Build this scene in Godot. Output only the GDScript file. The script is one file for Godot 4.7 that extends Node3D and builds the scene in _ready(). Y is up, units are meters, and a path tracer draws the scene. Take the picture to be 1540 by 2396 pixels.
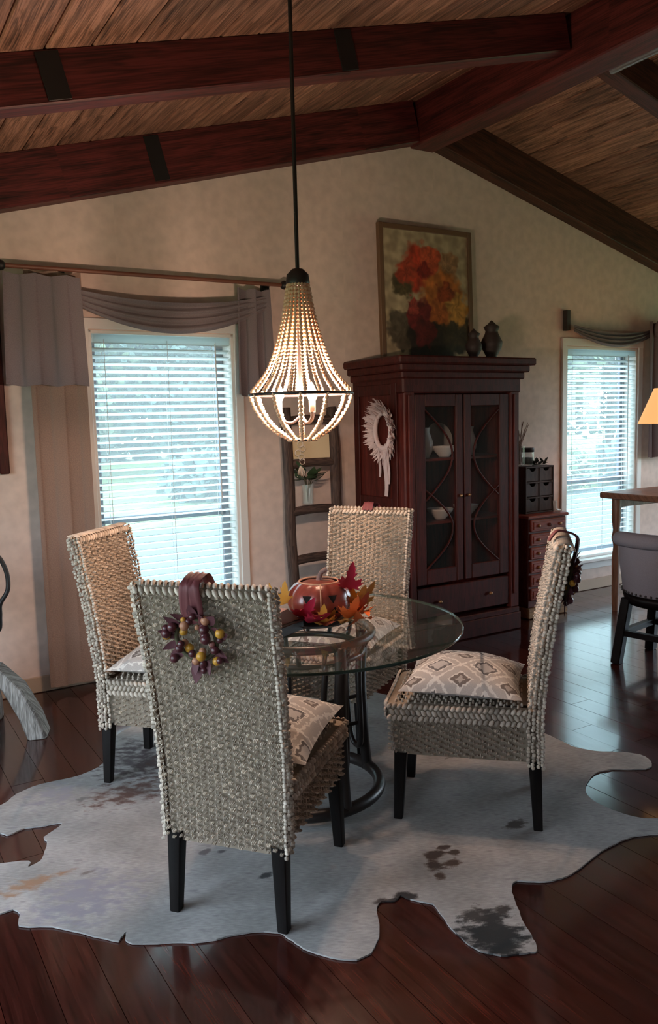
extends Node3D
# A dining corner under a beamed gable: x runs along the gable wall, z comes out of it into the room, metres.

const PEAK_X := 3.66
const PEAK_Y := 3.385
const SLOPE := 0.2686
const X0 := -1.2
const X1 := 7.6
const Z1 := 7.4
const CEIL := 0.27

class Mesher:
	var v := PackedVector3Array()
	var n := PackedVector3Array()
	var uv := PackedVector2Array()
	var c := PackedColorArray()
	var ix := PackedInt32Array()
	var col := Color.WHITE
	var grain := 1
	var off := Vector2.ZERO

	func flat_uv(p: Vector3) -> Vector2:
		return Vector2(p.x + p.y + p.z - p[grain], p[grain]) + off

	func put(pts: PackedVector3Array, tris: PackedInt32Array, uvs := PackedVector2Array(), orient := true) -> void:
		var first := v.size()
		var vol := 0.0
		if orient:
			var cen := Vector3.ZERO
			for p in pts:
				cen += p
			cen /= pts.size()
			for k in range(0, tris.size(), 3):
				vol += (pts[tris[k]] - cen).dot((pts[tris[k + 1]] - cen).cross(pts[tris[k + 2]] - cen))
		var nn := PackedVector3Array()
		nn.resize(pts.size())
		for k in range(0, tris.size(), 3):
			var a := tris[k]
			var b := tris[k + 1]
			var d := tris[k + 2]
			if vol > 0.0:
				b = tris[k + 2]
				d = tris[k + 1]
			var f := (pts[d] - pts[a]).cross(pts[b] - pts[a])
			nn[a] += f
			nn[b] += f
			nn[d] += f
			ix.append(first + a)
			ix.append(first + b)
			ix.append(first + d)
		for k in pts.size():
			n.append(nn[k].normalized() if nn[k].length_squared() > 1e-24 else Vector3.UP)
			c.append(col)
			uv.append(uvs[k] if uvs.size() else flat_uv(pts[k]))
		v.append_array(pts)

	func face(pts: PackedVector3Array, outward: Vector3, uvs := PackedVector2Array()) -> void:
		var q := pts.duplicate()
		var w := uvs.duplicate()
		if (q[2] - q[0]).cross(q[1] - q[0]).dot(outward) < 0.0:
			q.reverse()
			w.reverse()
		var t := PackedInt32Array()
		for k in range(1, q.size() - 1):
			t.append_array([0, k, k + 1])
		put(q, t, w, false)

	func box(size: Vector3, xf := Transform3D(), bevel := 0.003) -> void:
		var h := size / 2.0
		var b := minf(bevel, minf(h.x, minf(h.y, h.z)) * 0.49)
		var i := h - Vector3(b, b, b)
		var faces := []
		for a in 3:
			var p := (a + 1) % 3
			var q := (a + 2) % 3
			for s in [-1.0, 1.0]:
				var f := PackedVector3Array()
				for k in [[-1, -1], [1, -1], [1, 1], [-1, 1]]:
					var t := Vector3.ZERO
					t[a] = s * h[a]
					t[p] = k[0] * i[p]
					t[q] = k[1] * i[q]
					f.append(t)
				faces.append(f)
			if b > 0.0:
				for s in [[-1, -1], [1, -1], [1, 1], [-1, 1]]:
					var f := PackedVector3Array()
					for k in [[-1, 0], [1, 0], [1, 1], [-1, 1]]:
						var t := Vector3.ZERO
						t[a] = k[0] * i[a]
						t[p] = s[0] * (h[p] if k[1] == 0 else i[p])
						t[q] = s[1] * (i[q] if k[1] == 0 else h[q])
						f.append(t)
					faces.append(f)
		if b > 0.0:
			for sx in [-1.0, 1.0]:
				for sy in [-1.0, 1.0]:
					for sz in [-1.0, 1.0]:
						faces.append(PackedVector3Array([Vector3(sx * h.x, sy * i.y, sz * i.z), Vector3(sx * i.x, sy * h.y, sz * i.z), Vector3(sx * i.x, sy * i.y, sz * h.z)]))
		for f in faces:
			var mid := Vector3.ZERO
			var w := PackedVector2Array()
			var g := PackedVector3Array()
			for p in f:
				mid += p
				w.append(flat_uv(p))
				g.append(xf * p)
			face(g, xf.basis * mid, w)

	func at(size: Vector3, centre: Vector3, bevel := 0.003) -> void:
		box(size, Transform3D(Basis(), centre), bevel)

	func bar(a: Vector3, b: Vector3, w: float, d: float, bevel := 0.003) -> void:
		var y := (b - a).normalized()
		var x := y.cross(Vector3(0, 0, 1) if absf(y.z) < 0.9 else Vector3(1, 0, 0)).normalized()
		box(Vector3(w, (b - a).length(), d), Transform3D(Basis(x, y, x.cross(y)), (a + b) / 2.0), bevel)

	func sheet(rows: Array, wrap := false, uvs := PackedVector2Array(), orient := true) -> void:
		var m: int = rows[0].size()
		var pts := PackedVector3Array()
		for r in rows:
			pts.append_array(r)
		var t := PackedInt32Array()
		for r in rows.size() - 1:
			for k in (m if wrap else m - 1):
				var a := r * m + k
				var b := r * m + (k + 1) % m
				t.append_array([a, b, b + m, a, b + m, a + m])
		put(pts, t, uvs, orient)

	func tube(path: PackedVector3Array, radii: Array, sides := 8, squash := 1.0) -> void:
		var rows := []
		var dir := (path[1] - path[0]).normalized()
		var x := dir.cross(Vector3.UP if absf(dir.y) < 0.9 else Vector3.RIGHT).normalized()
		var count := path.size()
		for k in count:
			dir = (path[mini(k + 1, count - 1)] - path[maxi(k - 1, 0)]).normalized()
			x = (x - dir * x.dot(dir)).normalized()
			var y := dir.cross(x)
			var r: float = radii[mini(k, radii.size() - 1)]
			var ring := PackedVector3Array()
			for s in sides:
				var t := TAU * s / sides
				ring.append(path[k] + (x * cos(t) + y * sin(t) * squash) * r)
			if k == 0:
				rows.append(shrunk(ring, path[k]))
			rows.append(ring)
			if k == count - 1:
				rows.append(shrunk(ring, path[k]))
		sheet(rows, true)

	func shrunk(ring: PackedVector3Array, mid: Vector3) -> PackedVector3Array:
		var r := PackedVector3Array()
		for p in ring:
			r.append(p.lerp(mid, 0.999))
		return r

	func lathe(profile: PackedVector2Array, sides := 24, xf := Transform3D()) -> void:
		var rows := []
		for p in profile:
			var ring := PackedVector3Array()
			for s in sides:
				ring.append(xf * Vector3(p.x * cos(TAU * s / sides), p.y, p.x * sin(TAU * s / sides)))
			rows.append(ring)
		sheet(rows, true)

	func ball(centre: Vector3, r: Vector3, seg := 10, rings := 6, b := Basis()) -> void:
		var rows := []
		for k in rings + 1:
			var t := PI * k / rings
			var ring := PackedVector3Array()
			for s in seg:
				ring.append(centre + b * Vector3(r.x * maxf(sin(t), 0.001) * cos(TAU * s / seg), r.y * cos(t), r.z * maxf(sin(t), 0.001) * sin(TAU * s / seg)))
			rows.append(ring)
		sheet(rows, true)

	func torus(centre: Vector3, big: float, small: float, seg := 40, sides := 8, b := Basis()) -> void:
		var rows := []
		for k in seg + 1:
			var t := TAU * k / seg
			var ring := PackedVector3Array()
			for s in sides:
				var u := TAU * s / sides
				ring.append(centre + b * Vector3((big + small * cos(u)) * cos(t), small * sin(u), (big + small * cos(u)) * sin(t)))
			rows.append(ring)
		sheet(rows, true)

	func prism(poly: PackedVector2Array, depth: float, xf := Transform3D()) -> void:
		var tri := Geometry2D.triangulate_polygon(poly)
		for s in [-0.5, 0.5]:
			var pts := PackedVector3Array()
			var w := PackedVector2Array()
			for p in poly:
				pts.append(xf * Vector3(p.x, p.y, s * depth))
				w.append(flat_uv(Vector3(p.x, p.y, s * depth)))
			var t := tri.duplicate()
			if t.size() and (pts[t[2]] - pts[t[0]]).cross(pts[t[1]] - pts[t[0]]).dot(xf.basis.z * s) < 0.0:
				t.reverse()
			put(pts, t, w, false)
		var turn := -1.0 if Geometry2D.is_polygon_clockwise(poly) else 1.0
		for k in poly.size():
			var a := poly[k]
			var b := poly[(k + 1) % poly.size()]
			var e := b - a
			var f := PackedVector3Array()
			for q in [Vector3(a.x, a.y, -0.5 * depth), Vector3(b.x, b.y, -0.5 * depth), Vector3(b.x, b.y, 0.5 * depth), Vector3(a.x, a.y, 0.5 * depth)]:
				f.append(xf * q)
			face(f, xf.basis * Vector3(e.y, -e.x, 0) * turn)

	func mesh() -> ArrayMesh:
		var arr := []
		arr.resize(Mesh.ARRAY_MAX)
		arr[Mesh.ARRAY_VERTEX] = v
		arr[Mesh.ARRAY_NORMAL] = n
		arr[Mesh.ARRAY_TEX_UV] = uv
		arr[Mesh.ARRAY_COLOR] = c
		arr[Mesh.ARRAY_INDEX] = ix
		var m := ArrayMesh.new()
		m.add_surface_from_arrays(Mesh.PRIMITIVE_TRIANGLES, arr)
		return m

var M := {}
var rng := RandomNumberGenerator.new()

# ---------------------------------------------------------------- helpers
func tint(r: int, g: int, b: int) -> Color:
	return Color(r / 255.0, g / 255.0, b / 255.0)

func mat(called: String, colour: Color, rough := 0.7, tex: Texture2D = null, scale := Vector3.ONE) -> StandardMaterial3D:
	var m := StandardMaterial3D.new()
	m.resource_name = called
	m.albedo_color = colour
	m.roughness = rough
	if tex:
		m.albedo_texture = tex
		m.uv1_scale = scale
	M[called] = m
	return m

func obj(called: String, mb, m: Material, parent: Node3D = self) -> MeshInstance3D:
	var o := MeshInstance3D.new()
	o.name = called
	o.mesh = mb.mesh() if mb is Mesher else mb
	o.material_override = m
	parent.add_child(o, true)
	return o

func tag(o: Node3D, label: String, category := "", group := "", kind := "") -> Node3D:
	if label: o.set_meta("label", label)
	if category: o.set_meta("category", category)
	if group: o.set_meta("group", group)
	if kind: o.set_meta("kind", kind)
	return o

func thing(called: String, label: String, category: String, where := Vector3.ZERO, turn := 0.0, group := "") -> Node3D:
	var o := Node3D.new()
	o.name = called
	add_child(o, true)
	o.position = where
	o.rotation.y = turn
	tag(o, label, category, group)
	return o

func structure(called: String, mb: Mesher, m: Material) -> MeshInstance3D:
	var o := obj(called, mb, m)
	o.set_meta("kind", "structure")
	return o

func low(x: float) -> float:
	return PEAK_Y - SLOPE * absf(PEAK_X - x)

func smooth_path(pts: Array, steps := 6) -> PackedVector3Array:
	var c := Curve3D.new()
	for k in pts.size():
		var a: Vector3 = pts[maxi(k - 1, 0)]
		var b: Vector3 = pts[mini(k + 1, pts.size() - 1)]
		c.add_point(pts[k], (a - b) / 6.0, (b - a) / 6.0)
	var out := PackedVector3Array()
	for k in pts.size() - 1:
		for s in steps:
			out.append(c.sample(k, float(s) / steps))
	out.append(pts[-1])
	return out

func noise(seed_value: int, freq: float, octaves := 3) -> FastNoiseLite:
	var f := FastNoiseLite.new()
	f.seed = seed_value
	f.frequency = freq
	f.fractal_octaves = octaves
	return f

# ---------------------------------------------------------------- textures
func wood_texture(contrast: float, seed_value: int) -> ImageTexture:
	var a := noise(seed_value, 0.012, 3)
	var b := noise(seed_value + 1, 0.09, 2)
	var im := Image.create(256, 512, false, Image.FORMAT_RGB8)
	for y in 512:
		for x in 256:
			var big := a.get_noise_2d(x * 2.2, y * 0.35)
			var g := 0.80 + contrast * (0.55 * big + 0.35 * sin(x * 0.5 + big * 14.0) * 0.5 + 0.5 * b.get_noise_2d(x * 3.0, y * 0.16))
			im.set_pixel(x, y, Color(clampf(g * 1.03, 0, 1), clampf(g, 0, 1), clampf(g * 0.96, 0, 1)))
	return ImageTexture.create_from_image(im)

func speckle_texture(size: int, freq: float, low_value: float, high_value: float, seed_value: int) -> ImageTexture:
	var a := noise(seed_value, freq, 4)
	var im := Image.create(size, size, false, Image.FORMAT_RGB8)
	for y in size:
		for x in size:
			var g := lerpf(low_value, high_value, clampf(a.get_noise_2d(x, y) * 0.9 + 0.5, 0, 1))
			im.set_pixel(x, y, Color(g, g, g))
	return ImageTexture.create_from_image(im)

const RUG_X := 0.2
const RUG_Z := 0.7
const RUG_W := 2.8
const RUG_D := 2.6

func rug_texture() -> ImageTexture:
	var s := 768
	var im := Image.create(s, s, false, Image.FORMAT_RGB8)
	var big := noise(11, 0.010, 3)
	var hair := noise(12, 0.22, 2)
	var fleck := noise(13, 0.055, 2)
	var edge := noise(14, 0.05, 3)
	# dyed patches of the hide: x, z, radius along x, radius along z, colour
	var patches := [
		[1.06, 1.27, 0.20, 0.26, tint(74, 66, 68)], [0.93, 1.55, 0.17, 0.10, tint(92, 66, 58)], [1.2, 1.45, 0.15, 0.2, tint(88, 70, 64)], [0.66, 1.4, 0.12, 0.10, tint(140, 138, 146)],
		[0.56, 2.2, 0.18, 0.15, tint(138, 136, 146)], [0.42, 2.02, 0.13, 0.045, tint(150, 118, 94)],
		[1.505, 3.06, 0.10, 0.12, tint(14, 13, 13)], [1.56, 2.99, 0.06, 0.05, tint(30, 27, 26)], [1.53, 2.95, 0.045, 0.035, tint(52, 46, 42)], [1.62, 2.98, 0.03, 0.025, tint(48, 42, 38)],
		[1.65, 2.62, 0.045, 0.032, tint(58, 42, 34)], [1.60, 2.67, 0.035, 0.035, tint(56, 40, 32)], [1.70, 2.60, 0.03, 0.02, tint(60, 44, 36)], [1.66, 2.69, 0.04, 0.025, tint(66, 48, 38)], [1.71, 2.64, 0.025, 0.02, tint(60, 46, 38)],
		[1.58, 2.73, 0.025, 0.02, tint(64, 46, 36)], [1.40, 2.76, 0.05, 0.035, tint(40, 34, 32)], [1.34, 2.74, 0.03, 0.02, tint(56, 48, 46)],
		[0.99, 2.154, 0.026, 0.018, tint(96, 92, 94)], [1.045, 2.185, 0.022, 0.015, tint(90, 86, 88)], [1.10, 2.41, 0.026, 0.018, tint(60, 60, 62)], [0.6, 2.06, 0.03, 0.012, tint(120, 112, 108)], [0.735, 1.50, 0.025, 0.02, tint(110, 108, 108)],
		[2.45, 2.20, 0.03, 0.015, tint(70, 64, 62)], [2.36, 2.02, 0.14, 0.03, tint(52, 48, 48)], [2.02, 2.62, 0.05, 0.03, tint(70, 60, 54)]]
	for y in s:
		for x in s:
			var wx := RUG_X + RUG_W * x / s
			var wz := RUG_Z + RUG_D * y / s
			var along := (wx * 0.86 + wz * 0.5) * 100.0
			var across := (wz * 0.86 - wx * 0.5) * 100.0
			var tone := 0.61 + 0.10 * big.get_noise_2d(x, y) + 0.07 * hair.get_noise_2d(along * 1.2, across * 6.0)
			var k := Color(tone * 1.0, tone * 0.985, tone * 0.97)
			var f := fleck.get_noise_2d(along * 2.2, across * 7.0)
			if f > 0.45:
				k = k.lerp(tint(126, 122, 124), clampf((f - 0.45) * 2.5, 0.0, 0.5))
			var e := edge.get_noise_2d(along * 2.4, across * 4.2) * 0.9 + hair.get_noise_2d(along * 2.0, across * 8.0) * 0.35
			for p in patches:
				var dx: float = (wx - p[0]) / p[2]
				var dz: float = (wz - p[1]) / p[3]
				var d := dx * dx + dz * dz
				if d < 4.0:
					var soft: float = 0.45 if p[2] < 0.12 else 0.9
					k = k.lerp(p[4], clampf((1.0 - sqrt(d) + e * (0.7 if p[2] < 0.12 else 1.3)) / soft, 0.0, 0.95))
			im.set_pixel(x, y, k)
	return ImageTexture.create_from_image(im)

func cushion_texture() -> ImageTexture:
	var s := 320
	var im := Image.create(s, s, false, Image.FORMAT_RGB8)
	var wob := noise(31, 0.05, 2)
	var weave := noise(32, 0.4, 1)
	for y in s:
		for x in s:
			var jx := x + 7.0 * wob.get_noise_2d(x, y)
			var jy := y + 7.0 * wob.get_noise_2d(x + 400, y)
			var a := jx / s * 2.0
			var b := jy / s * 2.0
			var k := tint(176, 172, 168)
			# white trellis lines
			var p := absf(fposmod(a + b, 1.0) - 0.5)
			var q := absf(fposmod(a - b, 1.0) - 0.5)
			if minf(p, q) < 0.035:
				k = tint(214, 212, 206)
			# diamonds at the cell centres, small ones at the crossings
			var u := absf(fposmod(a, 1.0) - 0.5)
			var v := absf(fposmod(b, 1.0) - 0.5)
			var d := u + v
			if d < 0.34: k = tint(216, 214, 208)
			if d < 0.29: k = tint(104, 101, 102)
			if d < 0.21: k = tint(178, 176, 174)
			var us := 0.5 - u
			var vs := 0.5 - v
			var e := us + vs * 0.8
			if e < 0.22: k = tint(212, 210, 204)
			if e < 0.175: k = tint(112, 104, 100)
			if e < 0.09: k = tint(170, 164, 158)
			var g := 1.0 + 0.07 * weave.get_noise_2d(x, y)
			im.set_pixel(x, y, Color(k.r * g, k.g * g, k.b * g))
	return ImageTexture.create_from_image(im)

func painting_texture() -> ImageTexture:
	var w := 200
	var h := 230
	var im := Image.create(w, h, false, Image.FORMAT_RGB8)
	var wob := noise(41, 0.03, 3)
	var daub := noise(42, 0.09, 2)
	# blooms: centre, radius, colour
	var blooms := [
		[0.22, 0.42, 0.15, tint(84, 72, 46)], [0.20, 0.78, 0.20, tint(92, 82, 66)], [0.55, 0.86, 0.34, tint(46, 38, 32)], [0.85, 0.80, 0.20, tint(64, 52, 38)], [0.75, 0.25, 0.14, tint(160, 120, 84)],
		[0.40, 0.28, 0.22, tint(188, 62, 36)], [0.26, 0.32, 0.13, tint(172, 66, 40)], [0.54, 0.20, 0.13, tint(196, 84, 50)], [0.47, 0.30, 0.09, tint(140, 38, 28)],
		[0.68, 0.50, 0.27, tint(188, 110, 48)], [0.84, 0.60, 0.15, tint(196, 140, 66)], [0.62, 0.62, 0.14, tint(176, 96, 44)], [0.70, 0.47, 0.10, tint(150, 64, 28)],
		[0.38, 0.66, 0.17, tint(116, 34, 36)], [0.46, 0.80, 0.14, tint(98, 30, 32)], [0.34, 0.58, 0.08, tint(156, 60, 50)]]
	for y in h:
		for x in w:
			var fx := float(x) / w + 0.06 * wob.get_noise_2d(x, y)
			var fy := float(y) / h + 0.06 * wob.get_noise_2d(x + 200, y)
			var k := tint(190, 172, 138).lerp(tint(150, 134, 108), clampf(0.5 + 0.9 * daub.get_noise_2d(x * 0.4, y * 0.4), 0, 1))
			for b in blooms:
				var d := Vector2(fx - b[0], (fy - b[1]) * 1.1).length() / float(b[2])
				if d < 1.0:
					var petal := 0.95 + 0.22 * daub.get_noise_2d(x * 0.5, y * 0.5) + 0.08 * sin(Vector2(fx - b[0], fy - b[1]).angle() * 7.0)
					var q: Color = b[4 - 1]
					k = k.lerp(Color(q.r * petal, q.g * petal, q.b * petal), clampf((1.0 - d) * 5.0, 0, 1))
			im.set_pixel(x, y, k)
	return ImageTexture.create_from_image(im)

func materials() -> void:
	var wood := wood_texture(0.55, 3)
	var fine := wood_texture(0.35, 7)
	for k in 4:
		var m := mat("floor plank %d" % k, [tint(76, 34, 28), tint(68, 30, 26), tint(84, 38, 30), tint(64, 28, 24)][k], 0.24, fine, Vector3(3.0, 0.7, 1))
		m.roughness_texture = speckle_texture(128, 0.05, 0.75, 1.35, 50) if k == 0 else M["floor plank 0"].roughness_texture
		m.roughness = 0.25
		m.metallic_specular = 0.3
		m.clearcoat_enabled = true
		m.clearcoat = 0.9
		m.clearcoat_roughness = 0.1
	mat("floor gap", tint(20, 12, 10), 0.9)
	for k in 3:
		mat("ceiling board %d" % k, [tint(176, 130, 110), tint(160, 116, 98), tint(188, 140, 118)][k], 0.6, wood, Vector3(2.5, 0.6, 1))
	mat("roof", tint(60, 40, 32), 0.9)
	mat("beam", tint(104, 40, 40), 0.55, wood, Vector3(2.0, 0.5, 1))
	mat("beam brown", tint(88, 46, 34), 0.55, wood, Vector3(2.0, 0.5, 1))
	mat("iron", tint(26, 24, 25), 0.5)
	var plaster := mat("plaster", tint(232, 211, 198), 0.92, speckle_texture(128, 0.06, 0.94, 1.0, 60), Vector3(1.3, 1.3, 1))
	plaster.metallic_specular = 0.3
	mat("white paint", tint(226, 226, 222), 0.4)
	mat("tan paint", tint(186, 164, 142), 0.6)
	var slat := mat("blind slat", tint(244, 244, 240), 0.45)
	slat.backlight_enabled = true
	slat.backlight = Color(1.3, 1.33, 1.32)
	mat("cord", tint(214, 218, 218), 0.8)
	mat("sash", tint(128, 138, 148), 0.5)  # grey-blue carries the shade of frames seen against daylight
	var veil := mat("haze veil", Color(0.72, 0.77, 0.76, 0.34), 0.9)  # added milky sheet that lays a pale haze over the view outside
	veil.transparency = BaseMaterial3D.TRANSPARENCY_ALPHA
	veil.backlight_enabled = true
	veil.backlight = Color(0.72, 0.76, 0.75)
	veil.metallic_specular = 0.1
	var dim := mat("cabinet glass", Color(0.9, 0.97, 0.97, 0.02), 0.02)
	dim.transparency = BaseMaterial3D.TRANSPARENCY_ALPHA
	dim.metallic_specular = 0.3
	var glass := mat("pane", Color(0.9, 0.97, 0.97, 0.06), 0.02)
	glass.transparency = BaseMaterial3D.TRANSPARENCY_ALPHA
	var top := mat("table glass", Color(0.75, 0.9, 0.85, 0.03), 0.01)
	top.transparency = BaseMaterial3D.TRANSPARENCY_ALPHA
	top.metallic_specular = 0.45
	mat("glass edge", tint(46, 66, 60), 0.08)
	var clear := mat("vase glass", Color(0.85, 0.92, 0.9, 0.14), 0.03)
	clear.transparency = BaseMaterial3D.TRANSPARENCY_ALPHA
	var cloth := speckle_texture(128, 0.3, 0.86, 1.0, 70)
	mat("curtain", tint(158, 132, 118), 0.95, cloth, Vector3(4, 4, 1))
	var scarf := mat("scarf", tint(132, 122, 126), 0.95, cloth, Vector3(5, 5, 1))
	scarf.backlight_enabled = true
	scarf.backlight = Color(0.12, 0.12, 0.13)
	mat("rod", tint(120, 76, 60), 0.5)
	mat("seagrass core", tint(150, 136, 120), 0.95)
	var straw := mat("seagrass", Color.WHITE, 0.72)
	straw.vertex_color_use_as_albedo = true
	mat("chair leg", tint(22, 17, 17), 0.5, fine, Vector3(4, 1, 1)).metallic_specular = 0.3
	mat("cushion", Color.WHITE, 0.95, cushion_texture())
	mat("hide", Color.WHITE, 0.9, rug_texture())
	M["hide"].rim_enabled = true
	M["hide"].rim = 0.04
	mat("rattan", tint(30, 25, 24), 0.38)
	mat("mahogany", tint(104, 44, 38), 0.5, fine, Vector3(3, 0.8, 1)).metallic_specular = 0.35
	mat("mahogany dark", tint(82, 33, 29), 0.5, fine, Vector3(3, 0.8, 1)).metallic_specular = 0.35
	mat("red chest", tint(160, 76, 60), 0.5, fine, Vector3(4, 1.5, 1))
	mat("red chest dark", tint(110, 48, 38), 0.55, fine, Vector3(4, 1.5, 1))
	mat("pale wood", tint(186, 148, 108), 0.6, fine, Vector3(3, 1, 1))
	mat("brass", tint(170, 130, 90), 0.35).metallic = 0.7
	mat("organizer", tint(74, 56, 50), 0.7, fine, Vector3(5, 2, 1))
	mat("organizer drawer", tint(82, 68, 66), 0.7, fine, Vector3(5, 2, 1))
	mat("hole_shade", tint(12, 10, 10), 0.95)
	mat("log", tint(92, 74, 68), 0.85, wood, Vector3(5, 1.4, 1))
	mat("cream card", tint(214, 196, 158), 0.85)
	mat("cream yarn", tint(224, 208, 192), 0.9)
	mat("ceramic white", tint(206, 202, 196), 0.25)
	mat("feather", tint(218, 194, 190), 0.9)
	mat("leaf green", tint(62, 82, 52), 0.55)
	mat("dark leaf", tint(44, 46, 40), 0.7)
	mat("stem", tint(70, 66, 44), 0.7)
	mat("reed", tint(126, 88, 66), 0.8)
	mat("terracotta", tint(140, 66, 56), 0.3, speckle_texture(128, 0.03, 0.85, 1.0, 80), Vector3(6, 6, 1)).clearcoat_enabled = true
	M["terracotta"].clearcoat = 0.5
	M["terracotta"].clearcoat_roughness = 0.18
	mat("raw rim", tint(196, 148, 118), 0.7)
	mat("pumpkin stem", tint(120, 92, 86), 0.6)
	var maple := {"yellow": tint(206, 146, 58), "orange": tint(214, 106, 48), "crimson": tint(176, 30, 62), "rust": tint(150, 66, 44), "gold": tint(176, 124, 52), "olive": tint(120, 92, 44)}
	for k in maple:
		var m := mat("maple " + k, maple[k], 0.6)
		m.backlight_enabled = true
		m.backlight = Color(maple[k].r * 0.3, maple[k].g * 0.3, maple[k].b * 0.3)
	mat("napkin", tint(150, 118, 112), 0.9)
	mat("black tray", tint(20, 17, 17), 0.35)
	mat("slate tray", tint(66, 72, 78), 0.3)
	mat("berry plum", tint(76, 36, 42), 0.3)
	mat("berry ochre", tint(190, 138, 48), 0.4)
	mat("berry tan", tint(168, 116, 88), 0.5)
	mat("berry pink", tint(150, 96, 92), 0.4)
	mat("ribbon", tint(112, 58, 62), 0.6)
	mat("plum leaf", tint(92, 50, 58), 0.7)
	mat("grey fabric", tint(126, 122, 130), 0.95, cloth, Vector3(6, 6, 1))
	mat("black wood", tint(16, 13, 14), 0.5).metallic_specular = 0.25
	mat("counter wood", tint(150, 112, 92), 0.45, fine, Vector3(3, 0.8, 1))
	mat("white wash", tint(196, 192, 190), 0.8, wood, Vector3(6, 2, 1))
	mat("urn", tint(60, 50, 48), 0.6)
	mat("lamp base", tint(150, 90, 58), 0.4)
	var shade := mat("lamp shade", tint(226, 150, 86), 0.9)
	shade.emission_enabled = true
	shade.emission = tint(255, 190, 122)
	shade.emission_energy_multiplier = 0.9
	var bulb := mat("bulb", tint(255, 236, 210), 0.4)
	bulb.emission_enabled = true
	bulb.emission = tint(255, 226, 190)
	bulb.emission_energy_multiplier = 9.0
	var bead := mat("bead", tint(226, 186, 154), 0.55)
	bead.backlight_enabled = true
	bead.backlight = Color(0.15, 0.11, 0.08)
	mat("bronze", tint(52, 48, 50), 0.45).metallic = 0.3
	mat("painting", Color.WHITE, 0.7, painting_texture())
	mat("picture frame", tint(112, 84, 62), 0.5)
	mat("conduit", tint(150, 152, 154), 0.35).metallic = 0.5
	mat("lawn", tint(118, 142, 80), 0.95, speckle_texture(256, 0.04, 0.7, 1.0, 90), Vector3(0.2, 0.2, 1))
	mat("paving", tint(70, 88, 90), 0.9)
	mat("bark", tint(92, 82, 72), 0.95)
	for k in 3:
		mat("foliage %d" % k, [tint(92, 114, 100), tint(108, 128, 98), tint(82, 104, 96)][k], 0.8)

# ---------------------------------------------------------------- lights and camera
func camera_and_light() -> void:
	var cam := Camera3D.new()
	cam.name = "camera"
	add_child(cam)
	var psi := 0.54225
	var pitch := 0.1133
	var roll := -0.02545
	var fwd := Vector3(sin(psi) * cos(pitch), -sin(pitch), -cos(psi) * cos(pitch))
	var right := Vector3(cos(psi), 0, sin(psi))
	var up := right.cross(fwd)
	var r := right * cos(roll) + up * sin(roll)
	var u := up * cos(roll) - right * sin(roll)
	cam.transform = Transform3D(Basis(r, u, -fwd), Vector3(0, 1.5, 4.708))
	cam.fov = rad_to_deg(2.0 * atan(1198.0 / 1901.16))
	cam.near = 0.05
	cam.far = 200.0
	cam.current = true
	var env := Environment.new()
	env.background_mode = Environment.BG_SKY
	var sky := Sky.new()
	var sm := ProceduralSkyMaterial.new()
	sm.sky_top_color = tint(196, 220, 244)
	sm.sky_horizon_color = tint(216, 232, 242)
	sm.sky_curve = 0.3
	sm.ground_bottom_color = tint(96, 110, 96)
	sm.ground_horizon_color = tint(190, 206, 200)
	sky.sky_material = sm
	env.sky = sky
	env.background_energy_multiplier = 12.0
	env.tonemap_mode = Environment.TONE_MAPPER_LINEAR
	env.tonemap_exposure = 1.0
	env.sdfgi_enabled = true
	env.ssao_enabled = true
	env.ssil_enabled = true
	var we := WorldEnvironment.new()
	we.name = "sky"
	we.environment = env
	add_child(we)

# ---------------------------------------------------------------- the room
func wall_piece(mb: Mesher, poly: Array) -> void:
	mb.prism(PackedVector2Array(poly), 0.16, Transform3D(Basis(), Vector3(0, 0, -0.08)))

func gable_x(x: float) -> float:
	return low(x) + CEIL + 0.05

func gable(mb: Mesher, holes: Array) -> void:
	var x := X0 - 0.16
	for h in holes + [[X1 + 0.16, X1 + 0.16, 0, 0]]:
		var top := [Vector2(h[0], gable_x(h[0]))]
		if x < PEAK_X and h[0] > PEAK_X:
			top.append(Vector2(PEAK_X, gable_x(PEAK_X)))
		top.append(Vector2(x, gable_x(x)))
		wall_piece(mb, [Vector2(x, -0.1), Vector2(h[0], -0.1)] + top)
		if h[1] > h[0]:
			wall_piece(mb, [Vector2(h[0], -0.1), Vector2(h[1], -0.1), Vector2(h[1], h[2]), Vector2(h[0], h[2])])
			wall_piece(mb, [Vector2(h[0], h[3]), Vector2(h[1], h[3]), Vector2(h[1], gable_x(h[1])), Vector2(h[0], gable_x(h[0]))])
		x = h[1]

const WIN := [[1.27, 2.17, 0.30, 2.04], [5.11, 5.99, 0.28, 2.04]]
const DOOR_Z := [1.35, 3.2]
const LFILL_WIN := [3.7, 4.7, 0.8, 2.08]   # added unseen side windows for fill daylight: z from, z to, sill, head
const RFILL_WIN := [0.2, 3.6, 0.3, 2.08]  # likewise added out of view, to brighten the right wall

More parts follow.
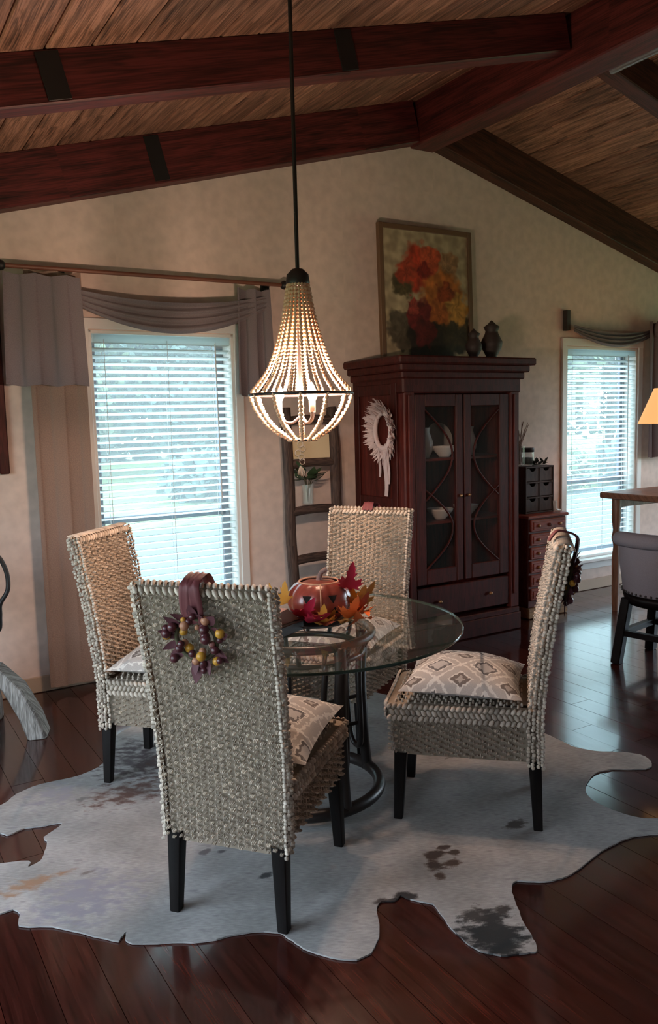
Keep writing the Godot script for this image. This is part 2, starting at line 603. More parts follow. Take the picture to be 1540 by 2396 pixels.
func room() -> void:
	# floor of planks that run out from the gable wall
	var mb := Mesher.new()
	mb.at(Vector3(X1 - X0 + 0.3, 0.1, Z1 + 0.3), Vector3((X0 + X1) / 2, -0.062, Z1 / 2), 0)
	var fl := structure("floor", mb, M["floor gap"])
	rng.seed = 5
	var wide := 0.132
	var x := X0
	var row := 0
	while x < X1 - 0.02:
		var z := 0.0
		var first := true
		while z < Z1 - 0.05:
			var len := rng.randf_range(0.6, 2.6) if first else rng.randf_range(2.2, 3.4)
			first = false
			if Z1 - z - len < 0.5: len = Z1 - z
			var p := Mesher.new()
			p.grain = 2
			p.off = Vector2(rng.randf() * 3.0, rng.randf() * 5.0)
			p.at(Vector3(wide - 0.0018, 0.02, len - 0.0025), Vector3.ZERO, 0.0)
			var o := obj("plank", p, M["floor plank %d" % (rng.randi() % 4)], fl)
			o.position = Vector3(x + wide / 2, -0.01 + rng.randf_range(-0.0004, 0.0), z + len / 2)
			o.rotation.z = rng.randf_range(-0.003, 0.003)
			z += len
		x += wide
		row += 1
	# walls
	mb = Mesher.new()
	gable(mb, WIN)
	structure("wall_back", mb, M["plaster"])
	mb = Mesher.new()
	gable(mb, [])
	var front := structure("wall_front", mb, M["plaster"])
	front.position.z = Z1 + 0.16
	for s in [0, 1]:
		mb = Mesher.new()
		var wx := X0 - 0.08 if s == 0 else X1 + 0.08
		var high := low(X0 if s == 0 else X1) + CEIL + 0.05
		if s == 0:
			mb.at(Vector3(0.16, high + 0.1, DOOR_Z[0]), Vector3(wx, high / 2 - 0.05, DOOR_Z[0] / 2), 0)
			mb.at(Vector3(0.16, high + 0.1, LFILL_WIN[0] - DOOR_Z[1]), Vector3(wx, high / 2 - 0.05, (LFILL_WIN[0] + DOOR_Z[1]) / 2), 0)
			mb.at(Vector3(0.16, high + 0.1, Z1 - LFILL_WIN[1]), Vector3(wx, high / 2 - 0.05, (Z1 + LFILL_WIN[1]) / 2), 0)
			mb.at(Vector3(0.16, LFILL_WIN[2] + 0.1, LFILL_WIN[1] - LFILL_WIN[0]), Vector3(wx, LFILL_WIN[2] / 2 - 0.05, (LFILL_WIN[0] + LFILL_WIN[1]) / 2), 0)
			mb.at(Vector3(0.16, high - LFILL_WIN[3], LFILL_WIN[1] - LFILL_WIN[0]), Vector3(wx, (high + LFILL_WIN[3]) / 2, (LFILL_WIN[0] + LFILL_WIN[1]) / 2), 0)
			mb.at(Vector3(0.16, high - 2.08, DOOR_Z[1] - DOOR_Z[0]), Vector3(wx, (high + 2.08) / 2, (DOOR_Z[0] + DOOR_Z[1]) / 2), 0)
		else:
			mb.at(Vector3(0.16, high + 0.1, RFILL_WIN[0]), Vector3(wx, high / 2 - 0.05, RFILL_WIN[0] / 2), 0)
			mb.at(Vector3(0.16, high + 0.1, Z1 - RFILL_WIN[1]), Vector3(wx, high / 2 - 0.05, (Z1 + RFILL_WIN[1]) / 2), 0)
			mb.at(Vector3(0.16, RFILL_WIN[2] + 0.1, RFILL_WIN[1] - RFILL_WIN[0]), Vector3(wx, RFILL_WIN[2] / 2 - 0.05, (RFILL_WIN[0] + RFILL_WIN[1]) / 2), 0)
			mb.at(Vector3(0.16, high - RFILL_WIN[3], RFILL_WIN[1] - RFILL_WIN[0]), Vector3(wx, (high + RFILL_WIN[3]) / 2, (RFILL_WIN[0] + RFILL_WIN[1]) / 2), 0)
		structure("wall_left" if s == 0 else "wall_right", mb, M["plaster"])
	# ceiling: two slopes of boards under a roof
	mb = Mesher.new()
	var ang := atan(SLOPE)
	for s in [-1.0, 1.0]:
		var half := (PEAK_X - X0 + 0.3) / cos(ang)
		var b := Basis(Vector3(0, 0, 1), -s * ang)
		var mid := Vector3(PEAK_X, PEAK_Y + CEIL, Z1 / 2) + b * Vector3(s * half / 2, 0.09, 0)
		mb.box(Vector3(half + 0.02, 0.1, Z1 + 0.5), Transform3D(b, mid), 0)
	var ce := structure("ceiling", mb, M["roof"])
	rng.seed = 9
	for s in [-1.0, 1.0]:
		var b := Basis(Vector3(0, 0, 1), -s * ang)
		var d := 0.02
		while d < (PEAK_X - X0) / cos(ang):
			var w := 0.185
			var p := Mesher.new()
			p.grain = 2
			p.off = Vector2(rng.randf() * 3, rng.randf() * 5)
			p.box(Vector3(w - 0.006, 0.03, Z1 - 0.02), Transform3D(b, Vector3.ZERO), 0.005)
			var o := obj("ceiling_board", p, M["ceiling board %d" % (rng.randi() % 3)], ce)
			o.position = Vector3(PEAK_X, PEAK_Y + CEIL, Z1 / 2) + b * Vector3(s * (d + w / 2), 0.022, 0)
			d += w
	# ridge beam and rafters
	mb = Mesher.new()
	mb.grain = 2
	mb.box(Vector3(0.2, 0.42, Z1 - 0.01), Transform3D(), 0.008)
	var ridge := obj("ridge_beam", mb, M["beam"])
	ridge.position = Vector3(PEAK_X, PEAK_Y + 0.17, Z1 / 2)
	tag(ridge, "dark red ridge beam running along the peak of the ceiling", "beam")
	var zs := [0.06, 1.40, 2.78, 4.15, 5.5, 6.85]
	for k in zs.size():
		for s in [-1.0, 1.0]:
			var b := Basis(Vector3(0, 0, 1), -s * ang)
			var half := (PEAK_X - 0.09 - X0) / cos(ang)
			var deep := 0.27 if k == 0 else 0.19
			var p := Mesher.new()
			p.grain = 0
			p.off = Vector2(k * 0.7, s * 2.0 + k)
			var mid := Vector3(0, deep / 2 - 0.0 if k == 0 else CEIL - deep / 2, 0)
			p.box(Vector3(half, deep, 0.12), Transform3D(b, b * mid), 0.006)
			var t := thing("ceiling_rafter", "", "", Vector3(PEAK_X, PEAK_Y, zs[k]) + b * Vector3(s * (half / 2 + 0.09), 0, 0))
			obj("beam", p, M["beam"] if s < 0 else M["beam brown"], t)
			if s < 0 and k < 2:
				var q := Mesher.new()
				for px in ([-1.15, 0.55] if k == 0 else [-0.35, 1.0]):
					q.box(Vector3(0.09, deep * 0.9, 0.006), Transform3D(b, b * (mid + Vector3(px, 0, 0.063))), 0.001)
					obj("dark_plate", q, M["iron"], t)  # dark flat plates on the two left rafters nearest the gable
					q = Mesher.new()
			var side := "left" if s < 0 else "right"
			var which: String = ["deep dark red rafter lying against the gable wall on its %s slope", "shallower dark rafter one bay out from the gable wall on the %s slope", "third rafter from the gable wall on the %s ceiling slope", "fourth rafter from the gable wall on the %s ceiling slope", "sixth rafter from the gable wall on the %s ceiling slope", "last rafter at the far front wall on the %s ceiling slope"][k]
			tag(t, which % side, "rafter", "ceiling rafters")
	mb = Mesher.new()
	mb.tube(PackedVector3Array([Vector3(3.86, 3.39, 1.47), Vector3(3.86, 3.39, 6.8)]), [0.022], 12)
	for z in [2.78, 4.15, 5.5]:
		mb.at(Vector3(0.03, 0.07, 0.03), Vector3(3.86, 3.41, z), 0.002)
	tag(obj("conduit_pipe", mb, M["conduit"]), "thin grey pipe running under the rafters beside the ridge beam", "pipe")
	# baseboard
	mb = Mesher.new()
	mb.grain = 0
	mb.at(Vector3(X1 - X0, 0.09, 0.014), Vector3((X0 + X1) / 2, 0.047, 0.008), 0.004)
	structure("baseboard_back", mb, M["tan paint"])
	for k in 2:
		window(k)
	# glazed door in the left wall, outside the view
	mb = Mesher.new()
	var zm: float = (DOOR_Z[0] + DOOR_Z[1]) / 2
	for z in [DOOR_Z[0] + 0.04, zm, DOOR_Z[1] - 0.04]:
		mb.at(Vector3(0.07, 2.08, 0.08), Vector3(X0 - 0.08, 1.04, z))
	for y in [0.05, 2.03]:
		mb.at(Vector3(0.07, 0.1, DOOR_Z[1] - DOOR_Z[0] - 0.16), Vector3(X0 - 0.08, y, zm))
	var door := structure("door_1", mb, M["white paint"])
	for s in [-1.0, 1.0]:
		mb = Mesher.new()
		var half: float = (DOOR_Z[1] - DOOR_Z[0]) / 4
		mb.face(PackedVector3Array([Vector3(X0 - 0.08, 0.1, zm + s * half - half), Vector3(X0 - 0.08, 0.1, zm + s * half + half), Vector3(X0 - 0.08, 1.98, zm + s * half + half), Vector3(X0 - 0.08, 1.98, zm + s * half - half)]), Vector3.RIGHT)
		obj("glass_pane", mb, M["pane"], door)
	for k in 2:
		var q: Array = [LFILL_WIN, RFILL_WIN][k]
		var wx := X0 - 0.08 if k == 0 else X1 + 0.08
		mb = Mesher.new()
		for z in [q[0] + 0.03, (q[0] + q[1]) / 2, q[1] - 0.03]:
			mb.at(Vector3(0.07, q[3] - q[2], 0.06), Vector3(wx, (q[2] + q[3]) / 2, z))
		for y in [q[2] + 0.03, q[3] - 0.03]:
			mb.at(Vector3(0.07, 0.06, q[1] - q[0] - 0.12), Vector3(wx, y, (q[0] + q[1]) / 2))
		var wn := structure("window_%d" % (k + 3), mb, M["white paint"])  # side windows added out of view to let in fill daylight
		mb = Mesher.new()
		mb.face(PackedVector3Array([Vector3(wx, q[2], q[0]), Vector3(wx, q[2], q[1]), Vector3(wx, q[3], q[1]), Vector3(wx, q[3], q[0])]), Vector3.RIGHT)
		obj("glass_pane", mb, M["pane"], wn)

func window(k: int) -> void:
	var w: Array = WIN[k]
	var mid: float = (w[0] + w[1]) / 2
	var hm: float = (w[2] + w[3]) / 2
	var mb := Mesher.new()
	# jamb lining
	for s in [0, 1]:
		mb.at(Vector3(0.02, w[3] - w[2], 0.17), Vector3(w[s] + (0.01 if s == 0 else -0.01), hm, -0.08))
		mb.at(Vector3(w[1] - w[0], 0.02, 0.17), Vector3(mid, w[2] + 0.01 if s == 0 else w[3] - 0.01, -0.08))
	var o := structure("window_%d" % (k + 1), mb, M["white paint"])
	# sash frames
	mb = Mesher.new()
	hm = 0.93
	var z := -0.12
	for part in [[w[2] + 0.02, hm + 0.02], [hm - 0.02, w[3] - 0.02]]:
		for xx in [w[0] + 0.045, w[1] - 0.045]:
			mb.at(Vector3(0.05, part[1] - part[0], 0.03), Vector3(xx, (part[0] + part[1]) / 2, z))
		for yy in [part[0] + 0.02, part[1] - 0.02]:
			mb.at(Vector3(w[1] - w[0] - 0.09, 0.04, 0.03), Vector3(mid, yy, z))
		z -= 0.015
	obj("sash", mb, M["sash"], o)
	hm = (w[2] + w[3]) / 2
	for part in [[w[2] + 0.03, hm], [hm, w[3] - 0.03]]:
		mb = Mesher.new()
		mb.face(PackedVector3Array([Vector3(w[0] + 0.03, part[0], -0.125), Vector3(w[1] - 0.03, part[0], -0.125), Vector3(w[1] - 0.03, part[1], -0.125), Vector3(w[0] + 0.03, part[1], -0.125)]), Vector3.BACK)
		obj("glass_pane", mb, M["pane"], o)
	mb = Mesher.new()
	mb.face(PackedVector3Array([Vector3(w[0] + 0.02, w[2] + 0.02, -0.152), Vector3(w[1] - 0.02, w[2] + 0.02, -0.152), Vector3(w[1] - 0.02, w[3] - 0.02, -0.152), Vector3(w[0] + 0.02, w[3] - 0.02, -0.152)]), Vector3.BACK)
	obj("haze_veil", mb, M["haze veil"], o)  # sheet behind the panes, added for its haze
	mb = Mesher.new()
	for s in [-1, 1]:
		mb.at(Vector3(0.055, w[3] - w[2] + 0.06, 0.018), Vector3(mid + s * ((w[1] - w[0]) / 2 + 0.026), hm + 0.02, 0.009))
	mb.at(Vector3(w[1] - w[0] + 0.11, 0.06, 0.02), Vector3(mid, w[3] + 0.035, 0.01))
	obj("casing", mb, M["white paint"], o)
	mb = Mesher.new()
	mb.at(Vector3(w[1] - w[0] + 0.16, 0.028, 0.1), Vector3(mid, w[2] - 0.014, 0.04), 0.006)
	obj("window_sill", mb, M["white paint"], o)
	mb = Mesher.new()
	mb.at(Vector3(w[1] - w[0] + 0.1, 0.07, 0.016), Vector3(mid, w[2] - 0.064, 0.008))
	obj("apron", mb, M["white paint"], o)
	# the slatted blind hangs inside the opening
	var t := thing("window_blind", ["white slatted blind hanging in the window behind the left wicker chairs", "white slatted blind hanging in the window beside the small red chest"][k], "blind", Vector3(mid, w[3] - 0.02, -0.03), 0.0, "white window blinds")
	var wide: float = w[1] - w[0] - 0.05
	mb = Mesher.new()
	mb.at(Vector3(wide, 0.05, 0.055), Vector3(0, -0.025, 0))
	obj("headrail", mb, M["blind slat"], t)
	var slat := Mesher.new()
	var rows := []
	for s in 5:
		var q := -0.025 + 0.0125 * s
		rows.append(PackedVector3Array([Vector3(-wide / 2, 0.0022 - 0.0036 * pow(q / 0.025, 2), q), Vector3(wide / 2, 0.0022 - 0.0036 * pow(q / 0.025, 2), q)]))
	for s in 5:
		var r: PackedVector3Array = rows[4 - s]
		rows.append(PackedVector3Array([r[0] - Vector3(0, 0.0028, 0), r[1] - Vector3(0, 0.0028, 0)]))
	rows.append(rows[0])
	slat.sheet(rows)
	var sm := slat.mesh()
	var count := int((w[3] - w[2] - 0.14) / 0.041)
	for s in count:
		var o2 := obj("slat", sm, M["blind slat"], t)
		o2.position = Vector3(0, -0.085 - 0.041 * s, 0)
		o2.rotation.x = -0.32
	mb = Mesher.new()
	mb.at(Vector3(wide, 0.018, 0.05), Vector3(0, -(w[3] - w[2]) + 0.055, 0), 0.004)
	obj("bottom_rail", mb, M["blind slat"], t)
	for xx in [-0.36, 0.02, 0.33]:
		for zz in [-0.027, 0.027]:
			mb = Mesher.new()
			mb.tube(PackedVector3Array([Vector3(xx, -0.03, zz), Vector3(xx, -(w[3] - w[2]) + 0.06, zz)]), [0.0017], 5)
			obj("ladder_cord", mb, M["cord"], t)
	mb = Mesher.new()
	mb.tube(PackedVector3Array([Vector3(wide / 2 - 0.1, -0.04, 0.034), Vector3(wide / 2 - 0.095, -1.0 if k == 0 else -1.35, 0.04)]), [0.004], 6)
	obj("tilt_wand", mb, M["cord"], t)

# ---------------------------------------------------------------- curtains
func hanging(mb: Mesher, x0: float, x1: float, y0: float, y1: float, z: float, folds: float, deep: float, flare := 1.0, phase := 0.0) -> void:
	var rows := []
	for r in 15:
		var f := r / 14.0
		var y := lerpf(y1, y0, f)
		var mid := (x0 + x1) / 2
		var row := PackedVector3Array()
		for k in 61:
			var u := k / 60.0
			var wide := lerpf(1.0, flare, f)
			row.append(Vector3(mid + (u - 0.5) * (x1 - x0) * wide + 0.008 * sin(u * folds * TAU * 2.0 + phase), y + 0.006 * sin(u * folds * TAU + 1.0), z + deep * (0.6 + 0.4 * f) * sin(u * folds * TAU + phase + 0.5 * sin(f * 3.0)) ))
		rows.append(row)
	var back := []
	for r in 15:
		var row := PackedVector3Array()
		for k in 61:
			row.append(rows[14 - r][k] - Vector3(0, 0, 0.004))
		back.append(row)
	mb.sheet(rows + back + [rows[0]], false)

func swag(mb: Mesher, a: Vector3, b: Vector3, sag: float, high: float) -> void:
	var rows := []
	for r in 13:
		var f := r / 12.0
		var row := PackedVector3Array()
		for k in 41:
			var u := k / 40.0
			var p := a.lerp(b, u)
			var drop := 4.0 * u * (1.0 - u)
			row.append(p + Vector3(0, -sag * drop - f * high * (0.45 + 0.55 * drop), 0.03 + 0.018 * sin(f * 22.0 + 3.0 * u) * (0.4 + drop) + 0.02 * drop))
		rows.append(row)
	var back := []
	for r in 13:
		var row := PackedVector3Array()
		for k in 41:
			row.append(rows[12 - r][k] - Vector3(0, 0, 0.004))
		back.append(row)
	mb.sheet(rows + back + [rows[0]], false)

func curtains() -> void:
	var mb := Mesher.new()
	hanging(mb, 0.92, 1.22, 0.04, 2.33, 0.095, 2.0, 0.014, 1.0, 0.6)
	tag(obj("long_curtain", mb, M["curtain"]), "long taupe curtain falling to the floor left of the first window", "curtain")
	var rod := thing("curtain_rod", "thin reddish curtain rod above the window behind the chairs", "curtain rod")
	mb = Mesher.new()
	mb.tube(PackedVector3Array([Vector3(0.82, 2.345, 0.1), Vector3(2.48, 2.345, 0.1)]), [0.012], 10)
	obj("rod", mb, M["rod"], rod)
	for xx in [0.81, 2.49]:
		mb = Mesher.new()
		mb.ball(Vector3(xx, 2.345, 0.1), Vector3(0.028, 0.028, 0.028))
		obj("finial", mb, M["iron"], rod)
	for xx in [1.13, 2.4]:
		mb = Mesher.new()
		mb.at(Vector3(0.06, 0.17, 0.014), Vector3(xx, 2.28, 0.007))
		mb.at(Vector3(0.014, 0.014, 0.1), Vector3(xx, 2.345, 0.055))
		obj("bracket", mb, M["iron"], rod)
	mb = Mesher.new()
	hanging(mb, 0.80, 1.20, 1.72, 2.30, 0.155, 2.5, 0.016, 1.1, 2.0)
	hanging(mb, 2.14, 2.36, 1.66, 2.3, 0.13, 2.0, 0.025, 1.15, 1.0)
	swag(mb, Vector3(1.15, 2.25, 0.1), Vector3(2.36, 2.27, 0.1), 0.07, 0.17)
	tag(obj("scarf_valance", mb, M["scarf"]), "grey scarf valance swagged over the window behind the left wicker chairs", "valance")
	mb = Mesher.new()
	hanging(mb, 5.98, 6.5, 1.1, 2.25, 0.12, 4.0, 0.03, 1.0, 0.4)
	swag(mb, Vector3(5.12, 2.2, 0.05), Vector3(6.1, 2.2, 0.05), 0.05, 0.11)
	mb.ball(Vector3(6.08, 2.19, 0.16), Vector3(0.06, 0.08, 0.05), 12, 8)
	tag(obj("scarf_valance", mb, M["scarf"]), "grey scarf valance hanging beside the window near the glowing lamp", "valance")
	mb = Mesher.new()
	mb.at(Vector3(0.04, 0.16, 0.05), Vector3(5.09, 2.24, 0.025))
	tag(obj("curtain_bracket", mb, M["urn"]), "small dark curtain bracket left above the window near the red chest", "bracket")

# ---------------------------------------------------------------- seagrass chairs
const CH_H := 1.056
const CH_TH := 0.055
const CH_D := 0.56

func back_z(y: float) -> float:
	return -0.094 * pow(maxf(0.0, (y - 0.42) / (CH_H - 0.42)), 1.4)

func half_w(y: float) -> float:
	return 0.203 + 0.013 * clampf((y - 0.3) / 0.75, 0, 1)

var lobe_v := PackedVector3Array()
var lobe_t := PackedInt32Array()

func lobe(mb: Mesher, p: Vector3, nrm: Vector3, along: Vector3, length: float, width: float, high: float, colour: Color) -> void:
	if lobe_v.is_empty():
		for r in [[1.0, 0.0], [0.86, 0.55], [0.45, 0.92]]:
			for s in 6:
				lobe_v.append(Vector3(r[0] * cos(TAU * s / 6), r[0] * sin(TAU * s / 6), r[1]))
		lobe_v.append(Vector3(0, 0, 1))
		for r in 2:
			for s in 6:
				var a := r * 6 + s
				var b := r * 6 + (s + 1) % 6
				lobe_t.append_array([a, b, b + 6, a, b + 6, a + 6])
		for s in 6:
			lobe_t.append_array([12 + s, 12 + (s + 1) % 6, 18])
	var y := (along - nrm * along.dot(nrm)).normalized()
	var x := y.cross(nrm)
	var b := Basis(x * width, y * length, nrm * high)
	var pts := PackedVector3Array()
	for q in lobe_v:
		pts.append(p + b * q)
	mb.col = colour
	mb.put(pts, lobe_t)

func straw_colour(bright: float) -> Color:
	var k := bright * rng.randf_range(0.6, 1.22)
	return Color(0.47 * k, 0.40 * k, 0.33 * k)

# covers a panel with twisted knots: where(a, b) gives a point, side and rise its axes
func weave(mb: Mesher, where: Callable, a0: float, a1: float, b0: float, b1: float, nrm_at: Callable, side: Vector3, cell := 0.0224) -> void:
	var cols := int(round((a1 - a0) / cell))
	var rows := int(round((b1 - b0) / (cell * 0.92)))
	var ca := (a1 - a0) / cols
	var cb := (b1 - b0) / rows
	for k in cols:
		for r in rows:
			var a := a0 + (k + 0.5) * ca + rng.randf_range(-0.0018, 0.0018)
			var b := b0 + (r + (0.32 if k % 2 == 0 else 0.72)) * cb + rng.randf_range(-0.0016, 0.0016)
			var nm: Vector3 = nrm_at.call(a, b)
			var up: Vector3 = (where.call(a, b + 0.01) - where.call(a, b)).normalized()
			var p: Vector3 = where.call(a, b) - nm * 0.008
			var big := rng.randf_range(0.8, 1.2)
			# a knot of two or three twisted strands
			var light := rng.randf_range(1.15, 1.6)
			var many := 3 if rng.randf() < 0.6 else 2
			for s in many:
				var o := (s - (many - 1) * 0.5)
				lobe(mb, p + side * o * cell * 0.19 * big, nm, up + side * (o * 0.35 + rng.randf_range(-0.3, 0.3)), cell * rng.randf_range(0.17, 0.235) * big, cell * 0.112 * big, 0.0125, straw_colour(light))
			# the strand that runs up between the columns, and the one behind the knots
			lobe(mb, where.call(a + ca * 0.5, minf(b + cb * 0.2, b1)) - nm * 0.012, nm, up + side * rng.randf_range(-0.25, 0.25), cb * 0.42, cell * 0.06, 0.004, straw_colour(1.25))
			lobe(mb, where.call(minf(a + ca * 0.5, a1), b) - nm * 0.017, nm, side + up * rng.randf_range(-0.3, 0.3), ca * 0.4, cb * 0.10, 0.004, straw_colour(1.25))

func rounded(hw: float, z0: float, z1: float, y: float, r: float, shrink := 0.0) -> PackedVector3Array:
	var ring := PackedVector3Array()
	var cx := hw - r
	var cz := (z1 - z0) / 2 - r
	for q in 4:
		var sx := 1.0 if q in [0, 3] else -1.0
		var sz := 1.0 if q in [0, 1] else -1.0
		for k in 3:
			var t := q * PI / 2 + k * PI / 4
			ring.append(Vector3(sx * cx + (r - shrink) * cos(t), y, (z0 + z1) / 2 + sz * cz + (r - shrink) * sin(t)))
	return ring

func chair_prototype() -> Node3D:
	rng.seed = 21
	var t := thing("dining_chair", "x", "chair")
	# backrest slab
	var mb := Mesher.new()
	var rows := []
	for k in 17:
		var y := lerpf(0.235, CH_H - 0.012, k / 16.0)
		rows.append(rounded(half_w(y) - 0.010, back_z(y) + 0.023, back_z(y) + CH_TH - 0.023, y, 0.004))
	rows.append(rounded(half_w(1.05), back_z(CH_H) + 0.019, back_z(CH_H) + CH_TH - 0.019, CH_H - 0.003, 0.008, 0.003))
	rows.append(rounded(half_w(1.05) - 0.02, back_z(CH_H) + 0.022, back_z(CH_H) + CH_TH - 0.022, CH_H, 0.005))
	mb.sheet(rows, true)
	mb.put(rows[0], PackedInt32Array([0, 3, 6, 0, 6, 9]), PackedVector2Array(), false)
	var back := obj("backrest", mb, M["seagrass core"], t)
	var wv := Mesher.new()
	var rear_n := func(_a, b): return Vector3(0, (back_z(b + 0.01) - back_z(b - 0.01)) / 0.02, -1).normalized()
	var front_n := func(_a, b): return Vector3(0, -(back_z(b + 0.01) - back_z(b - 0.01)) / 0.02, 1).normalized()
	weave(wv, func(a, b): return Vector3(a * half_w(b) / 0.21, b, back_z(b)), -0.207, 0.207, 0.245, CH_H - 0.02, rear_n, Vector3.RIGHT)
	weave(wv, func(a, b): return Vector3(a * half_w(b) / 0.21, b, back_z(b) + CH_TH), -0.207, 0.207, 0.46, CH_H - 0.02, front_n, Vector3.RIGHT)
	# wrapped edges: fat twists up both sides and over the top
	var y := 0.245
	var flip := 0
	while y < CH_H - 0.01:
		for s in [-1.0, 1.0]:
			for z in 4:
				var zz: float = [0.004, 0.019, 0.036, 0.051][z]
				var nm := Vector3(s, 0, [-0.8, -0.15, 0.15, 0.8][z]).normalized()
				lobe(wv, Vector3(s * (half_w(y) - (0.003 if z in [0, 3] else 0.0)), y + (0.007 if z % 2 else 0.0) + rng.randf_range(-0.003, 0.003), back_z(y) + zz + rng.randf_range(-0.003, 0.003)), nm, Vector3(0, 1.0, rng.randf_range(0.3, 0.9) * (1 if z % 2 else -1)), 0.0078, 0.0072, 0.0085 * rng.randf_range(0.7, 1.3), straw_colour(1.25))
		flip = 1 - flip
		y += 0.0128
	var xx := -0.2
	while xx < 0.205:
		lobe(wv, Vector3(xx, CH_H - 0.006, back_z(CH_H) + 0.027), Vector3(0, 1, 0), Vector3(0.45, 0, 1), 0.031, 0.0078, 0.010, straw_colour(1.25))
		lobe(wv, Vector3(xx + 0.007, CH_H - 0.02, back_z(CH_H) + 0.001), Vector3(0, 0.5, -1).normalized(), Vector3(0.6, 1, 0), 0.016, 0.0075, 0.0085, straw_colour(1.25))
		lobe(wv, Vector3(xx + 0.007, CH_H - 0.02, back_z(CH_H) + CH_TH - 0.001), Vector3(0, 0.5, 1).normalized(), Vector3(0.6, 1, 0), 0.016, 0.0075, 0.0085, straw_colour(1.25))
		xx += 0.0195
	tag(obj("seagrass_weave", wv, M["seagrass"], back), "", "", "", "stuff")
	# seat box
	mb = Mesher.new()
	rows = []
	for r in [[0.245, 0.178], [0.25, 0.182], [0.385, 0.182], [0.395, 0.203], [0.445, 0.205], [0.452, 0.199], [0.454, 0.17]]:
		rows.append(rounded(r[1], 0.03, CH_D + (r[1] - 0.2), r[0] + (0.01 if r[0] < 0.3 else 0.0), 0.03))
	mb.sheet(rows, true)
	mb.put(rows[0], PackedInt32Array([0, 3, 6, 0, 6, 9]), PackedVector2Array(), false)
	mb.put(rows[-1], PackedInt32Array([0, 3, 6, 0, 6, 9]), PackedVector2Array(), false)
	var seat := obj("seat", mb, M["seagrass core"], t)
	wv = Mesher.new()
	for s in [-1.0, 1.0]:
		weave(wv, func(a, b): return Vector3(s * 0.2, b, a), 0.065, CH_D - 0.02, 0.262, 0.385, func(_a, _b): return Vector3(s, 0, 0), Vector3(0, 0, 1))
	weave(wv, func(a, b): return Vector3(a, b, CH_D), -0.185, 0.185, 0.262, 0.385, func(_a, _b): return Vector3(0, 0, 1), Vector3.RIGHT)
	weave(wv, func(a, b): return Vector3(a, 0.46, b), -0.185, 0.185, 0.07, CH_D - 0.02, func(_a, _b): return Vector3(0, 1, 0), Vector3.RIGHT, 0.027)
	for lev in 3:
		var h: float = [0.404, 0.426, 0.449][lev]
		for s in [-1.0, 1.0]:
			var z := 0.065 + 0.009 * (lev % 2)
			while z < CH_D:
				lobe(wv, Vector3(s * 0.207, h, z), Vector3(s, 0.5 if lev == 2 else 0.0, 0).normalized(), Vector3(0, 1, 0.7 if lev % 2 else -0.7), 0.0135, 0.0088, 0.009, straw_colour(1.25))
				z += 0.0195
		var x := -0.19 + 0.009 * (lev % 2)
		while x < 0.195:
			lobe(wv, Vector3(x, h, CH_D + 0.007), Vector3(0, 0.5 if lev == 2 else 0.0, 1).normalized(), Vector3(0.7 if lev % 2 else -0.7, 1, 0), 0.0135, 0.0088, 0.009, straw_colour(1.25))
			x += 0.0195
	tag(obj("seagrass_weave", wv, M["seagrass"], seat), "", "", "", "stuff")
	for s in [[-1, 0], [1, 0], [-1, 1], [1, 1]]:
		mb = Mesher.new()
		var x: float = s[0] * 0.172
		var z := 0.03 if s[1] == 0 else CH_D - 0.045
		var rk := -0.012 if s[1] == 0 else 0.012
		var ring := []
		for r in [[0.0, 0.0155], [0.003, 0.0165], [0.26, 0.0235]]:
			var h: float = r[1]
			var f: float = 1.0 - r[0] / 0.26
			var cx: float = x + s[0] * 0.008 * f
			var cz := z + rk * f
			var row := PackedVector3Array()
			for q in [[-1, -0.8], [-0.8, -1], [0.8, -1], [1, -0.8], [1, 0.8], [0.8, 1], [-0.8, 1], [-1, 0.8]]:
				row.append(Vector3(cx + q[0] * h, r[0] + 0.006, cz + q[1] * h))
			ring.append(row)
		mb.sheet(ring, true)
		mb.put(ring[0], PackedInt32Array([0, 2, 4, 0, 4, 6, 0, 1, 2, 2, 3, 4, 4, 5, 6, 6, 7, 0]), PackedVector2Array(), false)
		obj("leg", mb, M["chair leg"], t)
	return t

func pillow(turn_uv: float) -> ArrayMesh:
	var mb := Mesher.new()
	var wob := noise(61, 3.0, 2)
	var nn := 24
	for side in [1.0, -1.0]:
		var rows := []
		var w := PackedVector2Array()
		for r in nn + 1:
			var row := PackedVector3Array()
			for k in nn + 1:
				var u := 2.0 * k / nn - 1.0
				var v := 2.0 * r / nn - 1.0
				var pu := u * (1.0 - 0.075 * (1.0 - v * v) * absf(u))
				var pv := v * (1.0 - 0.075 * (1.0 - u * u) * absf(v))
				var t := pow(maxf(0.0, (1.0 - u * u)), 0.55) * pow(maxf(0.0, (1.0 - v * v)), 0.55)
				var h := (0.085 if side > 0 else 0.035) * t + 0.006 * wob.get_noise_3d(u, v, side) * sqrt(t)
				row.append(Vector3(pu * 0.22, side * h, pv * 0.22))
				w.append(Vector2(u, v).rotated(turn_uv) * 0.62 + Vector2(0.5, 0.5))
			rows.append(row)
		mb.sheet(rows, false, w, false)
		var first := mb.ix.size() - nn * nn * 6
		# make the faces look outward
		var i0 := mb.ix[first + nn * nn * 3]
		if mb.n[i0].y * side < 0.0:
			for k in range(first, mb.ix.size(), 3):
				var a := mb.ix[k + 1]
				mb.ix[k + 1] = mb.ix[k + 2]
				mb.ix[k + 2] = a
			for k in range(mb.v.size() - (nn + 1) * (nn + 1), mb.v.size()):
				mb.n[k] = -mb.n[k]
	return mb.mesh()

const CHAIRS := [
	[0.889, 2.576, 0.773, -0.634], [2.205, 2.575, -0.714, -0.70], [2.226, 1.367, -0.833, 0.553], [0.99, 1.263, 0.698, 0.716]]

func chair_frame(k: int) -> Transform3D:
	var c: Array = CHAIRS[k]
	return Transform3D(Basis(Vector3.UP, atan2(c[2], c[3])), Vector3(c[0], 0, c[1]))

